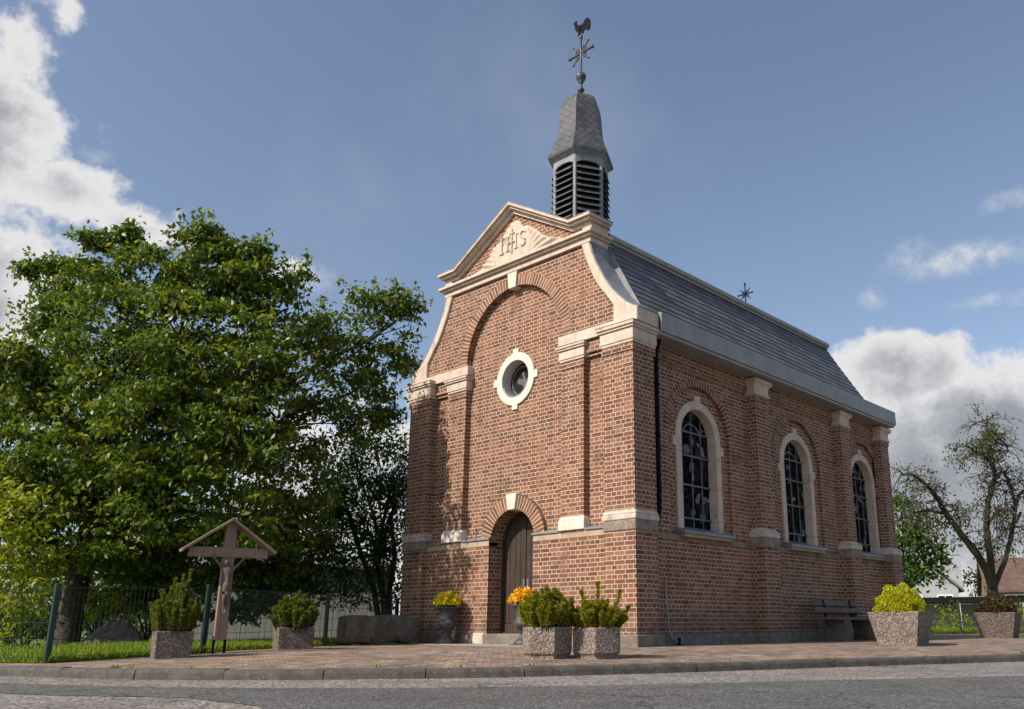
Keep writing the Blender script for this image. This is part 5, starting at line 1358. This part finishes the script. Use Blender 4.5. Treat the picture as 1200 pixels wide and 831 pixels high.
def back_tree(label, L, base, mat, size, per, trunk=True):
    t = thing('broadleaf_tree', label, 'tree', base)
    lb = [(at(x, y, d)-base, r*d/FPX) for x, y, r, d in L]
    V, F = leaves(pts_in_lobes(lb, per, 10, .2, .4), size, .55, .4, .4); raw_mesh('crown', V, F, mat, t)
    mb = MB(); mb.tube([(0, 0, -.1), (.05, 0, 1), lb[0][0]*.6], [.16, .13, .08], 8)
    for c, r in lb: branchy(mb, lb[0][0]*.5, c, .05, .015, 4, n=5)
    mb.build('trunk', 'bark', t, smooth=True)
back_tree('full green broadleaf tree just past the far corner of the chapel', [(1060, 640, 28, 33), (1085, 620, 22, 33), (1050, 600, 22, 33.5), (1080, 655, 24, 33), (1060, 675, 22, 32.5), (1100, 650, 16, 33), (1035, 650, 26, 33.5), (1095, 675, 12, 32.6)], foot(1062, 745, 33), 'leaf_mid', .2, 60)
back_tree('distant hazy green tree between the white house and the brown roofed house', [(1142, 680, 13, 75), (1150, 672, 10, 75), (1138, 690, 10, 75)], foot(1143, 740, 75), 'leaf_dark', .35, 12)

# houses behind
def house(name, label, px, d, w, dep, wall_h, roof_h, rot, wallm, roofm, wins=(), chim=None, gable_front=True):
    p = foot(px, 742, d); t = thing(name, label, 'house', p, rot); mb = MB()
    if gable_front: mb.prism([(-w/2, -.1), (w/2, -.1), (w/2, wall_h), (0, wall_h+roof_h), (-w/2, wall_h)], 0, dep, FR)
    else: mb.prism([(0, -.1), (dep, -.1), (dep, wall_h), (dep/2, wall_h+roof_h), (0, wall_h)], -w/2, w/2, lambda u, v, w_: (w_, u, v))
    mb.build('wall', wallm, t)
    mb = MB(); th = .16; k = .35
    if gable_front:
        for s in (-1, 1): mb.prism([(0, wall_h+roof_h+.05), (s*(w/2+k), wall_h-roof_h*k/(w/2)+.05), (s*(w/2+k), wall_h-roof_h*k/(w/2)+.05+th), (0, wall_h+roof_h+.05+th)], -.3, dep+.3, FR)
    else:
        for s in (-1, 1):
            e = dep/2+s*(dep/2+k); mb.prism([(dep/2, wall_h+roof_h+.05), (e, wall_h-roof_h*k/(dep/2)+.05), (e, wall_h-roof_h*k/(dep/2)+.05+th), (dep/2, wall_h+roof_h+.05+th)], -w/2-.3, w/2+.3, lambda u, v, w_: (w_, u, v))
    r_ = mb.build('roof', roofm, t)
    if chim:
        x, y, s, h, m_ = chim; mb = MB(); mb.box(x-s, x+s, y-s, y+s, wall_h, h); mb.box(x-s-.05, x+s+.05, y-s-.05, y+s+.05, h, h+.12); mb.build('chimney', m_, r_)
    for (x, z, ww, hh, m_) in wins:
        mb = MB(); mb.box(x-ww/2-.08, x+ww/2+.08, -.06, .1, z-.08, z+hh+.08); f = mb.build('window', 'white_paint', t)
        mb = MB(); mb.box(x-ww/2, x+ww/2, -.075, .05, z, z+hh); mb.box(x-.03, x+.03, -.08, .0, z, z+hh, 1); mb.build('pane', [m_, 'white_paint'], f)
face = lambda px, d: vd(foot(px, 742, d)) + PI/2
house('white_house', 'white rendered gabled house with tall chimney behind the trees right of the chapel', 1094, 58, 3.8, 8, 2.7, 1.7, face(1098, 52)+R(10), 'house_white', 'house_roof_grey', [(-1.0, 1.0, .9, 1.2, 'window_dark'), (1.0, 1.0, .9, 1.2, 'window_dark')], (1.9, .8, .42, 5.0, 'house_white'))
house('brick_house', 'brown tiled brick house at the far right behind the gnarled tree', 1246, 58, 8.6, 8, 2.6, 2.3, face(1205, 56)+R(6), 'house_brick', 'house_roof', [(-2.6, 1.0, 1.3, 1.25, 'window_dark'), (.1, .9, 1.6, 1.3, 'white_paint'), (2.8, 1.0, 1.2, 1.2, 'window_dark')], (1.0, 4.2, .35, 5.9, 'house_brick'), False)
# low flat carport beam between the houses
t = thing('carport', 'low dark flat roofed carport between the white house and the fence', 'carport', foot(1120, 742, 42), face(1120, 42))
mb = MB(); mb.box(-2.4, 3.4, 0, 3, 1.35, 1.62); mb.build('roof', 'iron', t)
for x in (-2.2, .3, 3.2):
    for y in (.1, 2.8): mb = MB(); mb.box(x-.06, x+.06, y-.06, y+.06, -.05, 1.35); mb.build('post', 'house_white', t)
mb = MB(); mb.box(-2.3, 3.3, 2.85, 2.95, -.05, 1.34); mb.build('back_panel', 'house_white', t)
